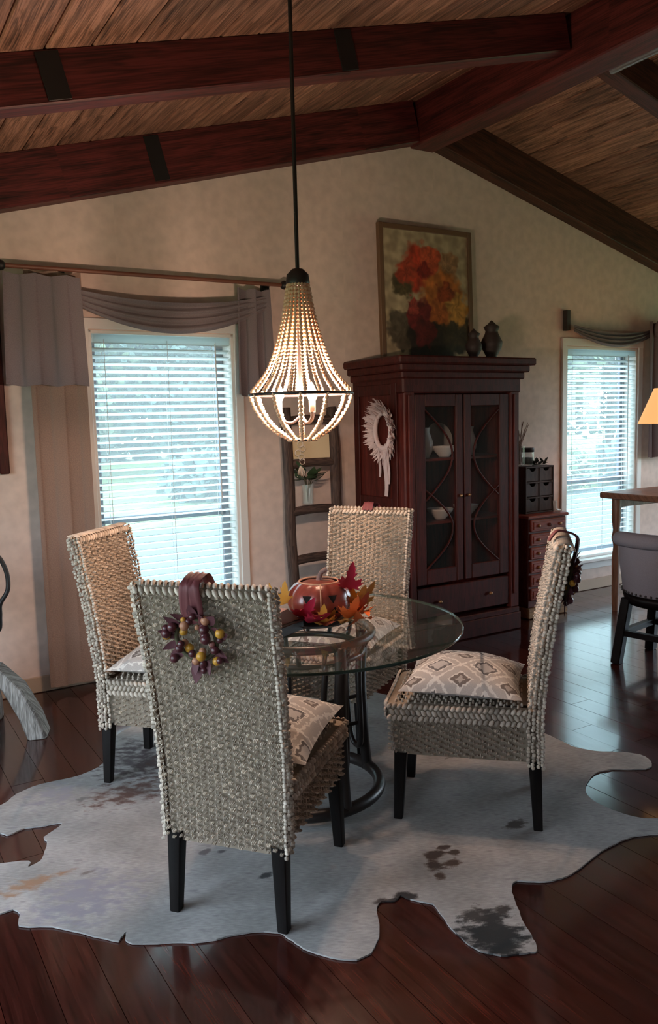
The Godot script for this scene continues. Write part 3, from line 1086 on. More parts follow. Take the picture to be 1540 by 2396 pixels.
func chairs() -> void:
	var labels := [
		"woven seagrass dining chair seen from behind with a berry wreath on its back", "woven seagrass dining chair in profile, its cushion fully in view, right of the table",
		"woven seagrass dining chair in front of the dark red cabinet beyond the glass table", "woven seagrass dining chair in front of the long taupe curtain"]
	var proto := chair_prototype()
	for k in 4:
		var o: Node3D = proto if k == 0 else proto.duplicate()
		if k > 0:
			o.name = "dining_chair_%03d" % k
			add_child(o, true)
		o.transform = chair_frame(k)
		tag(o, labels[k], "chair", "seagrass dining chairs round the table")
	var cl := [
		"patterned grey cushion on the chair seen from behind, catching warm light", "patterned grey cushion on the chair in profile, its diamonds in full view",
		"patterned grey cushion seen through the glass table top, before the cabinet", "pale patterned cushion on the chair before the taupe curtain"]
	var spots := [[0.0, 0.30, 0.06, 0.06], [0.0, 0.29, -0.03, 0.02], [0.0, 0.30, 0.04, 0.0], [0.0, 0.27, 0.03, 0.0]]
	for k in 4:
		var o := obj("seat_cushion" if k == 0 else "seat_cushion_%03d" % k, pillow([0.6, 0.0, 0.3, 0.9][k]), M["cushion"])
		var f := chair_frame(k)
		o.transform = f * Transform3D(Basis(Vector3.UP, spots[k][2]) * Basis(Vector3.RIGHT, -spots[k][3]), Vector3(spots[k][0], 0.503, spots[k][1]))
		tag(o, cl[k], "cushion", "patterned seat cushions")
	# wreaths hung over three of the backs
	var w := wreath_prototype()
	var wl := ["wreath of plum and ochre berries on the back of the nearest chair", "berry wreath hanging behind the chair in profile, dark against the window", "berry wreath behind the chair by the cabinet, only its ribbon showing"]
	var tops := [[0.0, 0], [0.02, 1], [0.0, 2]]
	for k in 3:
		var o: Node3D = w if k == 0 else w.duplicate()
		if k > 0:
			o.name = "berry_wreath_%03d" % k
			add_child(o, true)
		var lean := atan((back_z(0.95) - back_z(0.85)) / 0.1)
		o.transform = chair_frame(k) * Transform3D(Basis(Vector3.RIGHT, lean) * Basis(Vector3.UP, PI), Vector3([0.01, 0.06, 0.0][k], 0.905, back_z(0.905) - 0.012))
		tag(o, wl[k], "wreath", "berry wreaths on the chair backs")

func leaf_blade(length: float, width: float, bend: float) -> Mesher:
	var mb := Mesher.new()
	var rows := []
	for r in 7:
		var f := r / 6.0
		var w := width * sin(PI * (0.08 + 0.92 * f) ) * 0.5 + 0.0008
		var row := PackedVector3Array()
		for k in 3:
			row.append(Vector3((k - 1) * w, f * length, bend * f * f + (0.12 * w if k != 1 else 0.0)))
		rows.append(row)
	var back := []
	for r in 7:
		var row := PackedVector3Array()
		for k in 3:
			row.append(rows[6 - r][k] - Vector3(0, 0, 0.0008))
		back.append(row)
	mb.sheet(rows + back + [rows[0]], false)
	return mb

func wreath_prototype() -> Node3D:
	rng.seed = 33
	var t := thing("berry_wreath", "x", "wreath")   # local z points away from the chair
	var mb := Mesher.new()
	mb.torus(Vector3(0, 0, 0.012), 0.062, 0.007, 28, 6, Basis(Vector3.RIGHT, PI / 2))
	obj("vine_ring", mb, M["stem"], t)
	var kinds := ["berry plum", "berry plum", "berry tan", "berry ochre", "berry plum", "berry pink"]
	for k in 34:
		var a := TAU * k / 34.0 + rng.randf_range(-0.12, 0.12)
		var rr := 0.062 + rng.randf_range(-0.028, 0.032)
		var s := rng.randf_range(0.0075, 0.0145)
		mb = Mesher.new()
		mb.ball(Vector3(cos(a) * rr, sin(a) * rr, 0.016 + rng.randf_range(0.0, 0.02)), Vector3(s, s, s), 12, 8)
		obj("berry", mb, M[kinds[rng.randi() % 6]], t)
	var blades := [leaf_blade(0.06, 0.03, 0.012).mesh(), leaf_blade(0.05, 0.022, 0.02).mesh()]
	for k in 16:
		var a := TAU * k / 16.0 + rng.randf_range(-0.2, 0.2)
		var o := obj("leaf", blades[k % 2], M["plum leaf"], t)
		o.position = Vector3(cos(a) * 0.055, sin(a) * 0.055, 0.012)
		o.rotation = Vector3(rng.randf_range(0.0, 0.4), 0, a - PI / 2 + rng.randf_range(-0.5, 0.5))
	var o2 := obj("leaf", leaf_blade(0.075, 0.034, 0.01), M["plum leaf"], t)
	o2.transform = Transform3D(Basis(Vector3(0, 0, 1), PI - 0.15), Vector3(-0.005, -0.06, 0.012))
	# ribbon over the chair top and down
	for s in [-1.0, 1.0]:
		mb = Mesher.new()
		var rows := []
		var path := smooth_path([Vector3(0.012 * s, 0.05, 0.016), Vector3(0.016 * s, 0.10, 0.018), Vector3(0.012 * s, 0.15, 0.016), Vector3(0.008 * s, 0.166, 0.0), Vector3(0.008 * s, 0.172, -0.03), Vector3(0.008 * s, 0.168, -0.062), Vector3(0.01 * s, 0.13, -0.082)])
		for p in path:
			var row := PackedVector3Array()
			for k in 5:
				row.append(p + Vector3((k - 2) * 0.009, 0.003 * cos(k * 2.6), 0.006 * sin(k * 2.6)))
			rows.append(row)
		var n0 := rows.size()
		for k in n0:
			var row := PackedVector3Array()
			for q in rows[n0 - 1 - k]:
				row.append(q + Vector3(0, -0.001, -0.0012))
			rows.append(row)
		mb.sheet(rows, false)
		obj("ribbon", mb, M["ribbon"], t)
	return t

# ---------------------------------------------------------------- table and what stands on it
const TX := 1.52
const TZ := 1.965
const TY := 0.70

func table() -> void:
	var t := thing("dining_table", "round glass-topped dining table on a dark bent-rattan base", "table", Vector3(TX, 0, TZ))
	var mb := Mesher.new()
	var r := 0.625
	for y in [TY]:
		var disc := PackedVector3Array([Vector3(0, y, 0)])
		var tri := PackedInt32Array()
		for k in 72:
			disc.append(Vector3(r * cos(TAU * k / 72), y, r * sin(TAU * k / 72)))
			tri.append_array([0, 1 + (k + 1) % 72, 1 + k] if y == TY - 0.012 else [0, 1 + k, 1 + (k + 1) % 72])
		mb.put(disc, tri, PackedVector2Array(), false)
	obj("glass_top", mb, M["table glass"], t)
	mb = Mesher.new()
	var prof := PackedVector2Array([Vector2(r - 0.003, TY), Vector2(r, TY - 0.002), Vector2(r + 0.0015, TY - 0.006), Vector2(r, TY - 0.010), Vector2(r - 0.003, TY - 0.012)])
	var rows := []
	for p in prof:
		var ring := PackedVector3Array()
		for k in 72:
			ring.append(Vector3(p.x * cos(TAU * k / 72), p.y, p.x * sin(TAU * k / 72)))
		rows.append(ring)
	mb.sheet(rows, true)
	obj("glass_edge", mb, M["glass edge"], t)
	# base rings
	for q in [[0.27, TY - 0.03, 0.017], [0.235, 0.60, 0.012], [0.29, 0.05, 0.024], [0.15, 0.30, 0.014]]:
		mb = Mesher.new()
		mb.torus(Vector3(0, q[1], 0), q[0], q[2], 56, 10)
		obj("ring", mb, M["rattan"], t)
	for k in 4:
		var b := Basis(Vector3.UP, TAU * k / 4)
		mb = Mesher.new()
		mb.tube(smooth_path([b * Vector3(0.27, TY - 0.03, 0), b * Vector3(0.275, 0.58, 0), b * Vector3(0.265, 0.45, 0), b * Vector3(0.27, 0.28, 0), b * Vector3(0.278, 0.15, 0), b * Vector3(0.29, 0.05, 0)]), [0.023], 10)
		obj("leg", mb, M["rattan"], t)
		# the hairpin loop that braces each leg
		mb = Mesher.new()
		var w := 0.04
		mb.tube(smooth_path([b * Vector3(0.235, 0.60, -w), b * Vector3(0.225, 0.42, -w * 1.2), b * Vector3(0.235, 0.20, -w), b * Vector3(0.24, 0.15, 0), b * Vector3(0.235, 0.20, w), b * Vector3(0.225, 0.42, w * 1.2), b * Vector3(0.235, 0.60, w)]), [0.012], 8)
		obj("loop", mb, M["rattan"], t)
		for h in ([0.245, 0.36] if k == 0 else [0.275, 0.33] if k == 1 else []):
			mb = Mesher.new()
			mb.tube(PackedVector3Array([b * Vector3(0.265, h, 0), b * Vector3(-0.265, h, 0)]), [0.008], 6)
			obj("stretcher", mb, M["rattan"], t)
	for k in 16:
		var b := Basis(Vector3.UP, TAU * (k + 0.5) / 16)
		mb = Mesher.new()
		mb.tube(PackedVector3Array([b * Vector3(0.265, TY - 0.035, 0), b * Vector3(0.235, 0.60, 0)]), [0.009], 6)
		obj("spindle", mb, M["rattan"], t)
	pumpkin()
	maple_leaves()

func pumpkin() -> void:
	var at := Vector3(1.612, TY + 0.006, 1.94)
	var t := thing("pumpkin_lantern", "glazed terracotta pumpkin lantern with triangle eyes among the maple leaves", "lantern", at, atan2(0.0 - at.x, 4.7 - at.z) + 0.05)
	var mb := Mesher.new()
	var rows := []
	var prof := [[0.0, 0.0], [0.06, 0.0], [0.085, 0.008], [0.108, 0.03], [0.121, 0.062], [0.121, 0.085], [0.112, 0.112], [0.094, 0.133], [0.076, 0.143], [0.072, 0.143], [0.088, 0.128], [0.105, 0.108], [0.113, 0.085], [0.113, 0.062], [0.1, 0.03], [0.075, 0.014], [0.0, 0.01]]
	var sides := 96
	for p in prof:
		var ring := PackedVector3Array()
		for s in sides:
			var a := TAU * s / sides
			var rib := 1.0 - 0.055 * pow(absf(cos(a * 4.0 + PI / 2)), 6.0) if p[0] > 0.08 else 1.0
			ring.append(Vector3(p[0] * rib * sin(a), p[1], p[0] * rib * cos(a)))
		rows.append(ring)
	mb.sheet(rows, true)
	t.scale = Vector3.ONE * 1.07
	var body := obj("body", mb, M["terracotta"], t)
	# cut-outs: dark triangles laid on the wall, the shade inside painted in
	for cut in [[-0.46, 0.098, 0.0, 1.0], [0.40, 0.098, 0.0, 1.0], [-0.50, 0.052, PI, 0.9], [0.0, 0.05, PI, 0.5], [0.46, 0.050, PI, 0.9]]:
		mb = Mesher.new()
		var a: float = cut[0]
		var corner := []
		for q in 3:
			var u: float = TAU * q / 3 + PI / 2 + PI + cut[2]
			corner.append(Vector2(cos(u) * 0.021 * cut[3], sin(u) * 0.019 * cut[3]))
		var n := 6
		var pts := PackedVector3Array()
		var tri := PackedInt32Array()
		for r in n + 1:
			for k in r + 1:
				var p: Vector2 = corner[0] if r == 0 else corner[0] + (corner[1] - corner[0]) * (float(r - k) / n) + (corner[2] - corner[0]) * (float(k) / n)
				var aa: float = a + p.x / 0.118
				var yy: float = cut[1] + p.y
				var rr := 0.0
				for i in range(2, 8):
					if yy >= prof[i][1] and yy <= prof[i + 1][1]:
						rr = lerpf(prof[i][0], prof[i + 1][0], (yy - prof[i][1]) / (prof[i + 1][1] - prof[i][1]))
				rr = rr * (1.0 - 0.055 * pow(absf(cos(aa * 4.0 + PI / 2)), 6.0)) + 0.0007
				pts.append(Vector3(rr * sin(aa), yy, rr * cos(aa)))
				if r < n:
					var i0 := r * (r + 1) / 2 + k
					tri.append_array([i0, i0 + r + 1, i0 + r + 2])
					if k < r: tri.append_array([i0, i0 + r + 2, i0 + 1])
		mb.put(pts, tri, PackedVector2Array(), false)
		obj("opening_shade", mb, M["hole_shade"], body)
	mb = Mesher.new()
	mb.torus(Vector3(0, 0.143, 0), 0.074, 0.0038, 48, 8)
	obj("rim", mb, M["raw rim"], t)
	# drip line of bare clay down the front rib
	mb = Mesher.new()
	var line := PackedVector3Array()
	for i in range(3, 9):
		line.append(Vector3(0, prof[i][1], prof[i][0] * (1.0 if prof[i][0] < 0.08 else 0.999) + 0.0005))
	mb.tube(line, [0.0038, 0.0042, 0.0036, 0.003, 0.0024, 0.0024], 6)
	obj("clay_stripe", mb, M["raw rim"], body)
	mb = Mesher.new()
	mb.lathe(PackedVector2Array([Vector2(0.0, 0.130), Vector2(0.064, 0.132), Vector2(0.066, 0.137), Vector2(0.058, 0.141), Vector2(0.03, 0.146), Vector2(0.0, 0.148)]), 36)
	var lid := obj("lid", mb, M["terracotta"], t)
	mb = Mesher.new()
	mb.tube(smooth_path([Vector3(0, 0.142, 0), Vector3(0.003, 0.160, 0), Vector3(0.012, 0.178, 0.004), Vector3(0.03, 0.188, 0.008)]), [0.017, 0.015, 0.012, 0.011, 0.0105, 0.010, 0.0095, 0.009, 0.009, 0.009, 0.009, 0.0092, 0.0092, 0.0095, 0.0095, 0.0098, 0.0098, 0.010, 0.010], 8)
	obj("stem", mb, M["pumpkin stem"], lid)
	# tray with a folded napkin, left of the pumpkin
	mb = Mesher.new()
	mb.at(Vector3(0.15, 0.038, 0.15), Vector3(0, 0.019, 0), 0.003)
	var tr := obj("napkin_box", mb, M["black tray"])
	tr.position = Vector3(1.385, TY + 0.001, 2.0)
	tr.rotation.y = 0.45
	tag(tr, "black square box on the glass table behind the nearest chair back", "box")
	mb = Mesher.new()
	mb.prism(PackedVector2Array([Vector2(-0.07, 0), Vector2(0.07, 0), Vector2(0.0, 0.055), Vector2(-0.05, 0.05)]), 0.11)
	var nap := obj("napkin", mb, M["napkin"])
	nap.position = Vector3(1.385, TY + 0.04, 2.0)
	nap.rotation.y = 0.45
	tag(nap, "folded dusty pink napkin lying on the black box", "napkin")
	mb = Mesher.new()
	mb.lathe(PackedVector2Array([Vector2(0, 0), Vector2(0.13, 0), Vector2(0.15, 0.012), Vector2(0.148, 0.014), Vector2(0.128, 0.004), Vector2(0, 0.004)]), 40)
	var plate := obj("charger_plate", mb, M["slate tray"])
	plate.position = Vector3(1.585, TY + 0.001, 1.945)
	tag(plate, "dark slate plate under the pumpkin lantern and leaves", "plate")

func maple_shape() -> PackedVector2Array:
	var half := [Vector2(0.0, -0.06), Vector2(0.10, -0.10), Vector2(0.30, -0.16), Vector2(0.28, -0.05), Vector2(0.52, 0.02), Vector2(0.42, 0.10), Vector2(0.66, 0.30), Vector2(0.50, 0.30), Vector2(0.52, 0.46), Vector2(0.26, 0.34), Vector2(0.16, 0.40), Vector2(0.26, 0.62), Vector2(0.16, 0.60), Vector2(0.14, 0.78), Vector2(0.0, 1.0)]
	var out := PackedVector2Array()
	for p in half:
		out.append(p)
	for k in range(half.size() - 2, 0, -1):
		out.append(Vector2(-half[k].x, half[k].y))
	return out

func maple_mesh(size: float, curl: float, cup: float) -> ArrayMesh:
	var mb := Mesher.new()
	var poly := maple_shape()
	var tri := Geometry2D.triangulate_polygon(poly)
	var pts := PackedVector3Array()
	for p in poly:
		var y := curl * pow(p.y, 2.0) + cup * absf(p.x) + 0.05 * sin(p.x * 9.0 + p.y * 5.0)
		pts.append(Vector3(p.x, y, p.y) * size)
	var under := PackedVector3Array()
	for p in pts:
		under.append(p - Vector3(0, 0.0007, 0))
	mb.put(pts, tri, PackedVector2Array(), false)
	var rt := tri.duplicate()
	rt.reverse()
	mb.put(under, rt, PackedVector2Array(), false)
	if mb.n[0].y < 0:
		for k in range(0, mb.ix.size(), 3):
			var a := mb.ix[k + 1]
			mb.ix[k + 1] = mb.ix[k + 2]
			mb.ix[k + 2] = a
		for k in mb.n.size():
			mb.n[k] = -mb.n[k]
	return mb.mesh()

func maple_leaves() -> void:
	var meshes := [maple_mesh(0.092, 0.45, 0.35), maple_mesh(0.082, -0.4, 0.4), maple_mesh(0.098, 0.35, -0.3), maple_mesh(0.088, 0.6, 0.2)]
	# angle round the pumpkin (0 = towards the camera, + = to the right), distance, height, tilt, spin, colour, mesh, label
	var rows := [
		[-0.50, 0.165, 0.045, -0.75, 0.6, "crimson", 2, "large crimson maple leaf leaning on the front left of the pumpkin"],
		[-0.22, 0.195, 0.022, -0.35, 1.2, "crimson", 0, "crimson maple leaf lying flat before the pumpkin, beside the napkin"],
		[-0.85, 0.19, 0.02, -0.3, 2.2, "rust", 1, "rust maple leaf between the napkin box and the pumpkin"],
		[0.06, 0.175, 0.012, -0.6, 0.1, "yellow", 3, "yellow maple leaf standing against the middle of the pumpkin front"],
		[0.22, 0.165, 0.03, -0.7, -0.4, "gold", 1, "gold maple leaf just right of the clay stripe of the pumpkin"],
		[0.12, 0.21, 0.014, -0.15, 2.6, "rust", 0, "rust brown maple leaf lowest in front of the pumpkin"],
		[0.75, 0.20, 0.03, -0.8, 0.3, "orange", 0, "orange maple leaf standing tallest at the front right of the pumpkin"],
		[0.92, 0.22, 0.02, -0.4, -0.9, "orange", 2, "orange maple leaf spread flat at the right of the leaf ring"],
		[1.10, 0.19, 0.04, -0.6, 0.5, "rust", 3, "rust orange maple leaf behind the upright orange one"],
		[1.25, 0.215, 0.03, -0.5, -0.3, "orange", 1, "orange maple leaf at the far right edge of the leaf ring"],
		[1.45, 0.18, 0.055, -0.7, 0.2, "gold", 0, "golden maple leaf right of the pumpkin under the crimson one"],
		[1.60, 0.19, 0.07, -0.7, 0.5, "gold", 2, "gold brown maple leaf standing high at the right of the pumpkin"],
		[1.85, 0.18, 0.05, -0.6, -0.6, "yellow", 3, "yellow brown maple leaf behind the right side of the pumpkin"],
		[1.25, 0.145, 0.135, -1.2, 0.3, "crimson", 2, "bright crimson maple leaf sticking up right of the pumpkin rim"],
		[-1.35, 0.17, 0.075, -0.9, 0.2, "yellow", 0, "bright yellow maple leaf behind the napkin box, left of the pumpkin"],
		[-1.55, 0.19, 0.06, -0.8, -0.4, "yellow", 3, "second yellow maple leaf standing at the left of the pumpkin"],
		[-1.75, 0.20, 0.02, -0.4, 0.7, "yellow", 1, "yellow maple leaf at the far left of the leaf ring"],
		[-1.15, 0.2, 0.025, -0.4, 0.0, "orange", 2, "orange maple leaf at the lower left of the leaf ring"],
		[0.52, 0.2, 0.012, -0.1, 1.2, "olive", 3, "olive maple leaf lying flat between the gold and upright orange ones"],
		[2.6, 0.18, 0.02, -0.5, 0.3, "gold", 0, "gold maple leaf hidden behind the pumpkin"]]
	var mid := Vector3(1.612, TY + 0.008, 1.94)
	var to_cam := atan2(0.0 - mid.x, 4.7 - mid.z)
	for q in rows:
		var a: float = to_cam + q[0]
		var o := obj("maple_leaf", meshes[q[6]], M["maple " + q[5]])
		var dir := Vector3(sin(a), 0, cos(a))
		o.transform = Transform3D(Basis(Vector3.UP, to_cam + q[0] * (0.35 if q[3] < -0.45 else 1.0)) * Basis(Vector3.RIGHT, q[3]) * Basis(Vector3.UP, q[4]), mid + dir * (q[1] - 0.03) + Vector3(0, q[2], 0))
		tag(o, q[7], "leaf", "maple leaves round the pumpkin")

# ---------------------------------------------------------------- rug
func rug() -> void:
	var o := [0.45, 1.37, 0.52, 1.30, 0.62, 1.26, 0.72, 1.27, 0.81, 1.26, 0.91, 1.19, 1.02, 0.95, 1.21, 0.81, 1.41, 0.81, 1.65, 0.82, 1.89, 0.84, 2.15, 0.86, 2.31, 0.96, 2.43, 1.13, 2.50, 1.35, 2.62, 1.51, 2.70, 1.68, 2.71, 1.87, 2.74, 1.97, 2.75, 2.10, 2.74, 2.24, 2.78, 2.33, 2.86, 2.40, 2.91, 2.47, 2.89, 2.54, 2.83, 2.58, 2.76, 2.55, 2.69, 2.50, 2.60, 2.49, 2.49, 2.54, 2.42, 2.61, 2.40, 2.68, 2.41, 2.77, 2.44, 2.84, 2.49, 2.88, 2.57, 2.92, 2.49, 3.00, 2.39, 2.95, 2.33, 2.92, 2.25, 2.91, 2.13, 2.92, 2.00, 2.95, 1.92, 2.96, 1.86, 2.95, 1.81, 2.92, 1.77, 2.89, 1.74, 2.90, 1.70, 2.94, 1.66, 3.01, 1.62, 3.08, 1.60, 3.13, 1.57, 3.17, 1.55, 3.17, 1.50, 3.15, 1.46, 3.12, 1.43, 3.07, 1.43, 3.01, 1.44, 2.94, 1.46, 2.86, 1.46, 2.83, 1.42, 2.78, 1.41, 2.75, 1.38, 2.76, 1.34, 2.74, 1.30, 2.77, 1.25, 2.86, 1.20, 2.91, 1.16, 2.93, 1.11, 2.92, 1.07, 2.88, 1.03, 2.82, 1.02, 2.77, 1.01, 2.73, 0.99, 2.69, 0.90, 2.64, 0.80, 2.62, 0.72, 2.57, 0.62, 2.51, 0.61, 2.48, 0.62, 2.45, 0.60, 2.47, 0.58, 2.47, 0.51, 2.38, 0.44, 2.30, 0.36, 2.24, 0.37, 2.19, 0.36, 2.14, 0.32, 2.14, 0.25, 2.10, 0.24, 1.93, 0.29, 1.79, 0.37, 1.83, 0.46, 1.87, 0.45, 1.91, 0.49, 1.89, 0.51, 1.86, 0.54, 1.78, 0.54, 1.73, 0.62, 1.66, 0.55, 1.64, 0.49, 1.62, 0.43, 1.64, 0.41, 1.61, 0.32, 1.58, 0.27, 1.44, 0.35, 1.35]
	var count := o.size() / 2
	var poly := PackedVector2Array()
	rng.seed = 77
	for k in count:
		var p := []
		for j in [-1, 0, 1, 2]:
			var i: int = posmod(k + j, count)
			p.append(Vector2(o[2 * i], o[2 * i + 1]))
		for s in 3:
			var q: Vector2 = p[1].cubic_interpolate(p[2], p[0], p[3], s / 3.0)
			poly.append(q + Vector2(rng.randf_range(-0.0025, 0.0025), rng.randf_range(-0.0025, 0.0025)))
	var mb := Mesher.new()
	var tri := Geometry2D.triangulate_polygon(poly)
	var top := PackedVector3Array()
	var w := PackedVector2Array()
	for p in poly:
		top.append(Vector3(p.x, 0.006, p.y))
		w.append(Vector2((p.x - RUG_X) / RUG_W, (p.y - RUG_Z) / RUG_D))
	if (top[tri[2]] - top[tri[0]]).cross(top[tri[1]] - top[tri[0]]).y < 0.0:
		tri.reverse()
	mb.put(top, tri, w, false)
	for k in poly.size():
		var a := poly[k]
		var b := poly[(k + 1) % poly.size()]
		var e := b - a
		var out := Vector3(e.y, 0, -e.x)
		if Geometry2D.is_point_in_polygon((a + b) / 2 + Vector2(out.x, out.z) * 0.05, poly): out = -out
		mb.face(PackedVector3Array([Vector3(a.x, 0.001, a.y), Vector3(b.x, 0.001, b.y), Vector3(b.x, 0.006, b.y), Vector3(a.x, 0.006, a.y)]), out, PackedVector2Array([w[k], w[k], w[k], w[k]]))
	tag(obj("cowhide_rug", mb, M["hide"]), "pale speckled cowhide rug spread under the table and chairs", "rug")

# ---------------------------------------------------------------- chandelier
func chandelier() -> void:
	var c := Vector3(1.555, 0, 1.94)
	var t := thing("bead_chandelier", "beaded basket chandelier hanging on a dark cord above the glass table", "chandelier", c)
	var mb := Mesher.new()
	var top := low(c.x) + CEIL
	mb.tube(PackedVector3Array([Vector3(0, 2.06, 0), Vector3(0, top, 0)]), [0.008], 8)
	obj("cord", mb, M["bronze"], t)
	mb = Mesher.new()
	mb.lathe(PackedVector2Array([Vector2(0.0, top), Vector2(0.06, top), Vector2(0.055, top - 0.03), Vector2(0.0, top - 0.035)]), 24)
	obj("canopy", mb, M["bronze"], t)
	mb = Mesher.new()
	mb.lathe(PackedVector2Array([Vector2(0.0, 2.075), Vector2(0.022, 2.07), Vector2(0.042, 2.05), Vector2(0.046, 2.02), Vector2(0.04, 2.005), Vector2(0.0, 2.0)]), 24)
	obj("cap", mb, M["bronze"], t)
	mb = Mesher.new()
	mb.torus(Vector3(0, 1.60, 0), 0.198, 0.006, 48, 8)
	obj("hoop", mb, M["bronze"], t)
	mb = Mesher.new()
	mb.torus(Vector3(0, 1.425, 0), 0.045, 0.005, 24, 8)
	obj("hoop", mb, M["bronze"], t)
	var upper := smooth_path([Vector3(0.04, 2.01, 0), Vector3(0.058, 1.90, 0), Vector3(0.085, 1.80, 0), Vector3(0.13, 1.69, 0), Vector3(0.197, 1.605, 0)], 8)
	var lower := smooth_path([Vector3(0.197, 1.598, 0), Vector3(0.178, 1.545, 0), Vector3(0.13, 1.48, 0), Vector3(0.05, 1.425, 0)], 8)
	for set in [[upper, 0.0085, 22], [lower, 0.0095, 12]]:
		mb = Mesher.new()
		var path: PackedVector3Array = set[0]
		var d := 0.0
		var goal := 0.0
		for k in range(1, path.size()):
			var seg := (path[k] - path[k - 1]).length()
			while goal <= d + seg:
				mb.ball(path[k - 1].lerp(path[k], (goal - d) / seg), Vector3.ONE * float(set[1]) * (0.82 if int(goal * 1000) % 3 == 0 else 1.0), 8, 6)
				goal += float(set[1]) * 1.75
			d += seg
		var m := mb.mesh()
		for k in int(set[2]):
			var o := obj("bead_strand", m, M["bead"], t)
			o.rotation.y = TAU * k / float(set[2])
	mb = Mesher.new()
	mb.tube(PackedVector3Array([Vector3(0, 2.0, 0), Vector3(0, 1.5, 0)]), [0.009], 8)
	mb.ball(Vector3(0, 1.49, 0), Vector3(0.016, 0.016, 0.016))
	obj("stem", mb, M["bronze"], t)
	for k in 3:
		var b := Basis(Vector3.UP, 0.5 + TAU * k / 3)
		mb = Mesher.new()
		mb.tube(smooth_path([Vector3(0, 1.52, 0), b * Vector3(0.04, 1.49, 0), b * Vector3(0.08, 1.505, 0), b * Vector3(0.085, 1.535, 0)]), [0.006], 8)
		obj("arm", mb, M["bronze"], t)
		mb = Mesher.new()
		mb.tube(PackedVector3Array([b * Vector3(0.085, 1.53, 0), b * Vector3(0.085, 1.572, 0)]), [0.011], 10)
		obj("socket", mb, M["cream yarn"], t)
		mb = Mesher.new()
		mb.lathe(PackedVector2Array([Vector2(0.0, 1.571), Vector2(0.010, 1.573), Vector2(0.019, 1.592), Vector2(0.017, 1.612), Vector2(0.008, 1.634), Vector2(0.0, 1.645)]), 14, Transform3D(Basis(), b * Vector3(0.085, 0, 0)))
		obj("bulb", mb, M["bulb"], t)
		var l := OmniLight3D.new()
		l.name = "bulb_light"
		l.light_color = Color(1.0, 0.84, 0.73)
		l.light_energy = 0.58
		l.light_size = 0.017
		l.omni_range = 12.0
		l.omni_attenuation = 2.0
		l.shadow_enabled = true
		l.position = b * Vector3(0.085, 1.60, 0)
		t.add_child(l, true)

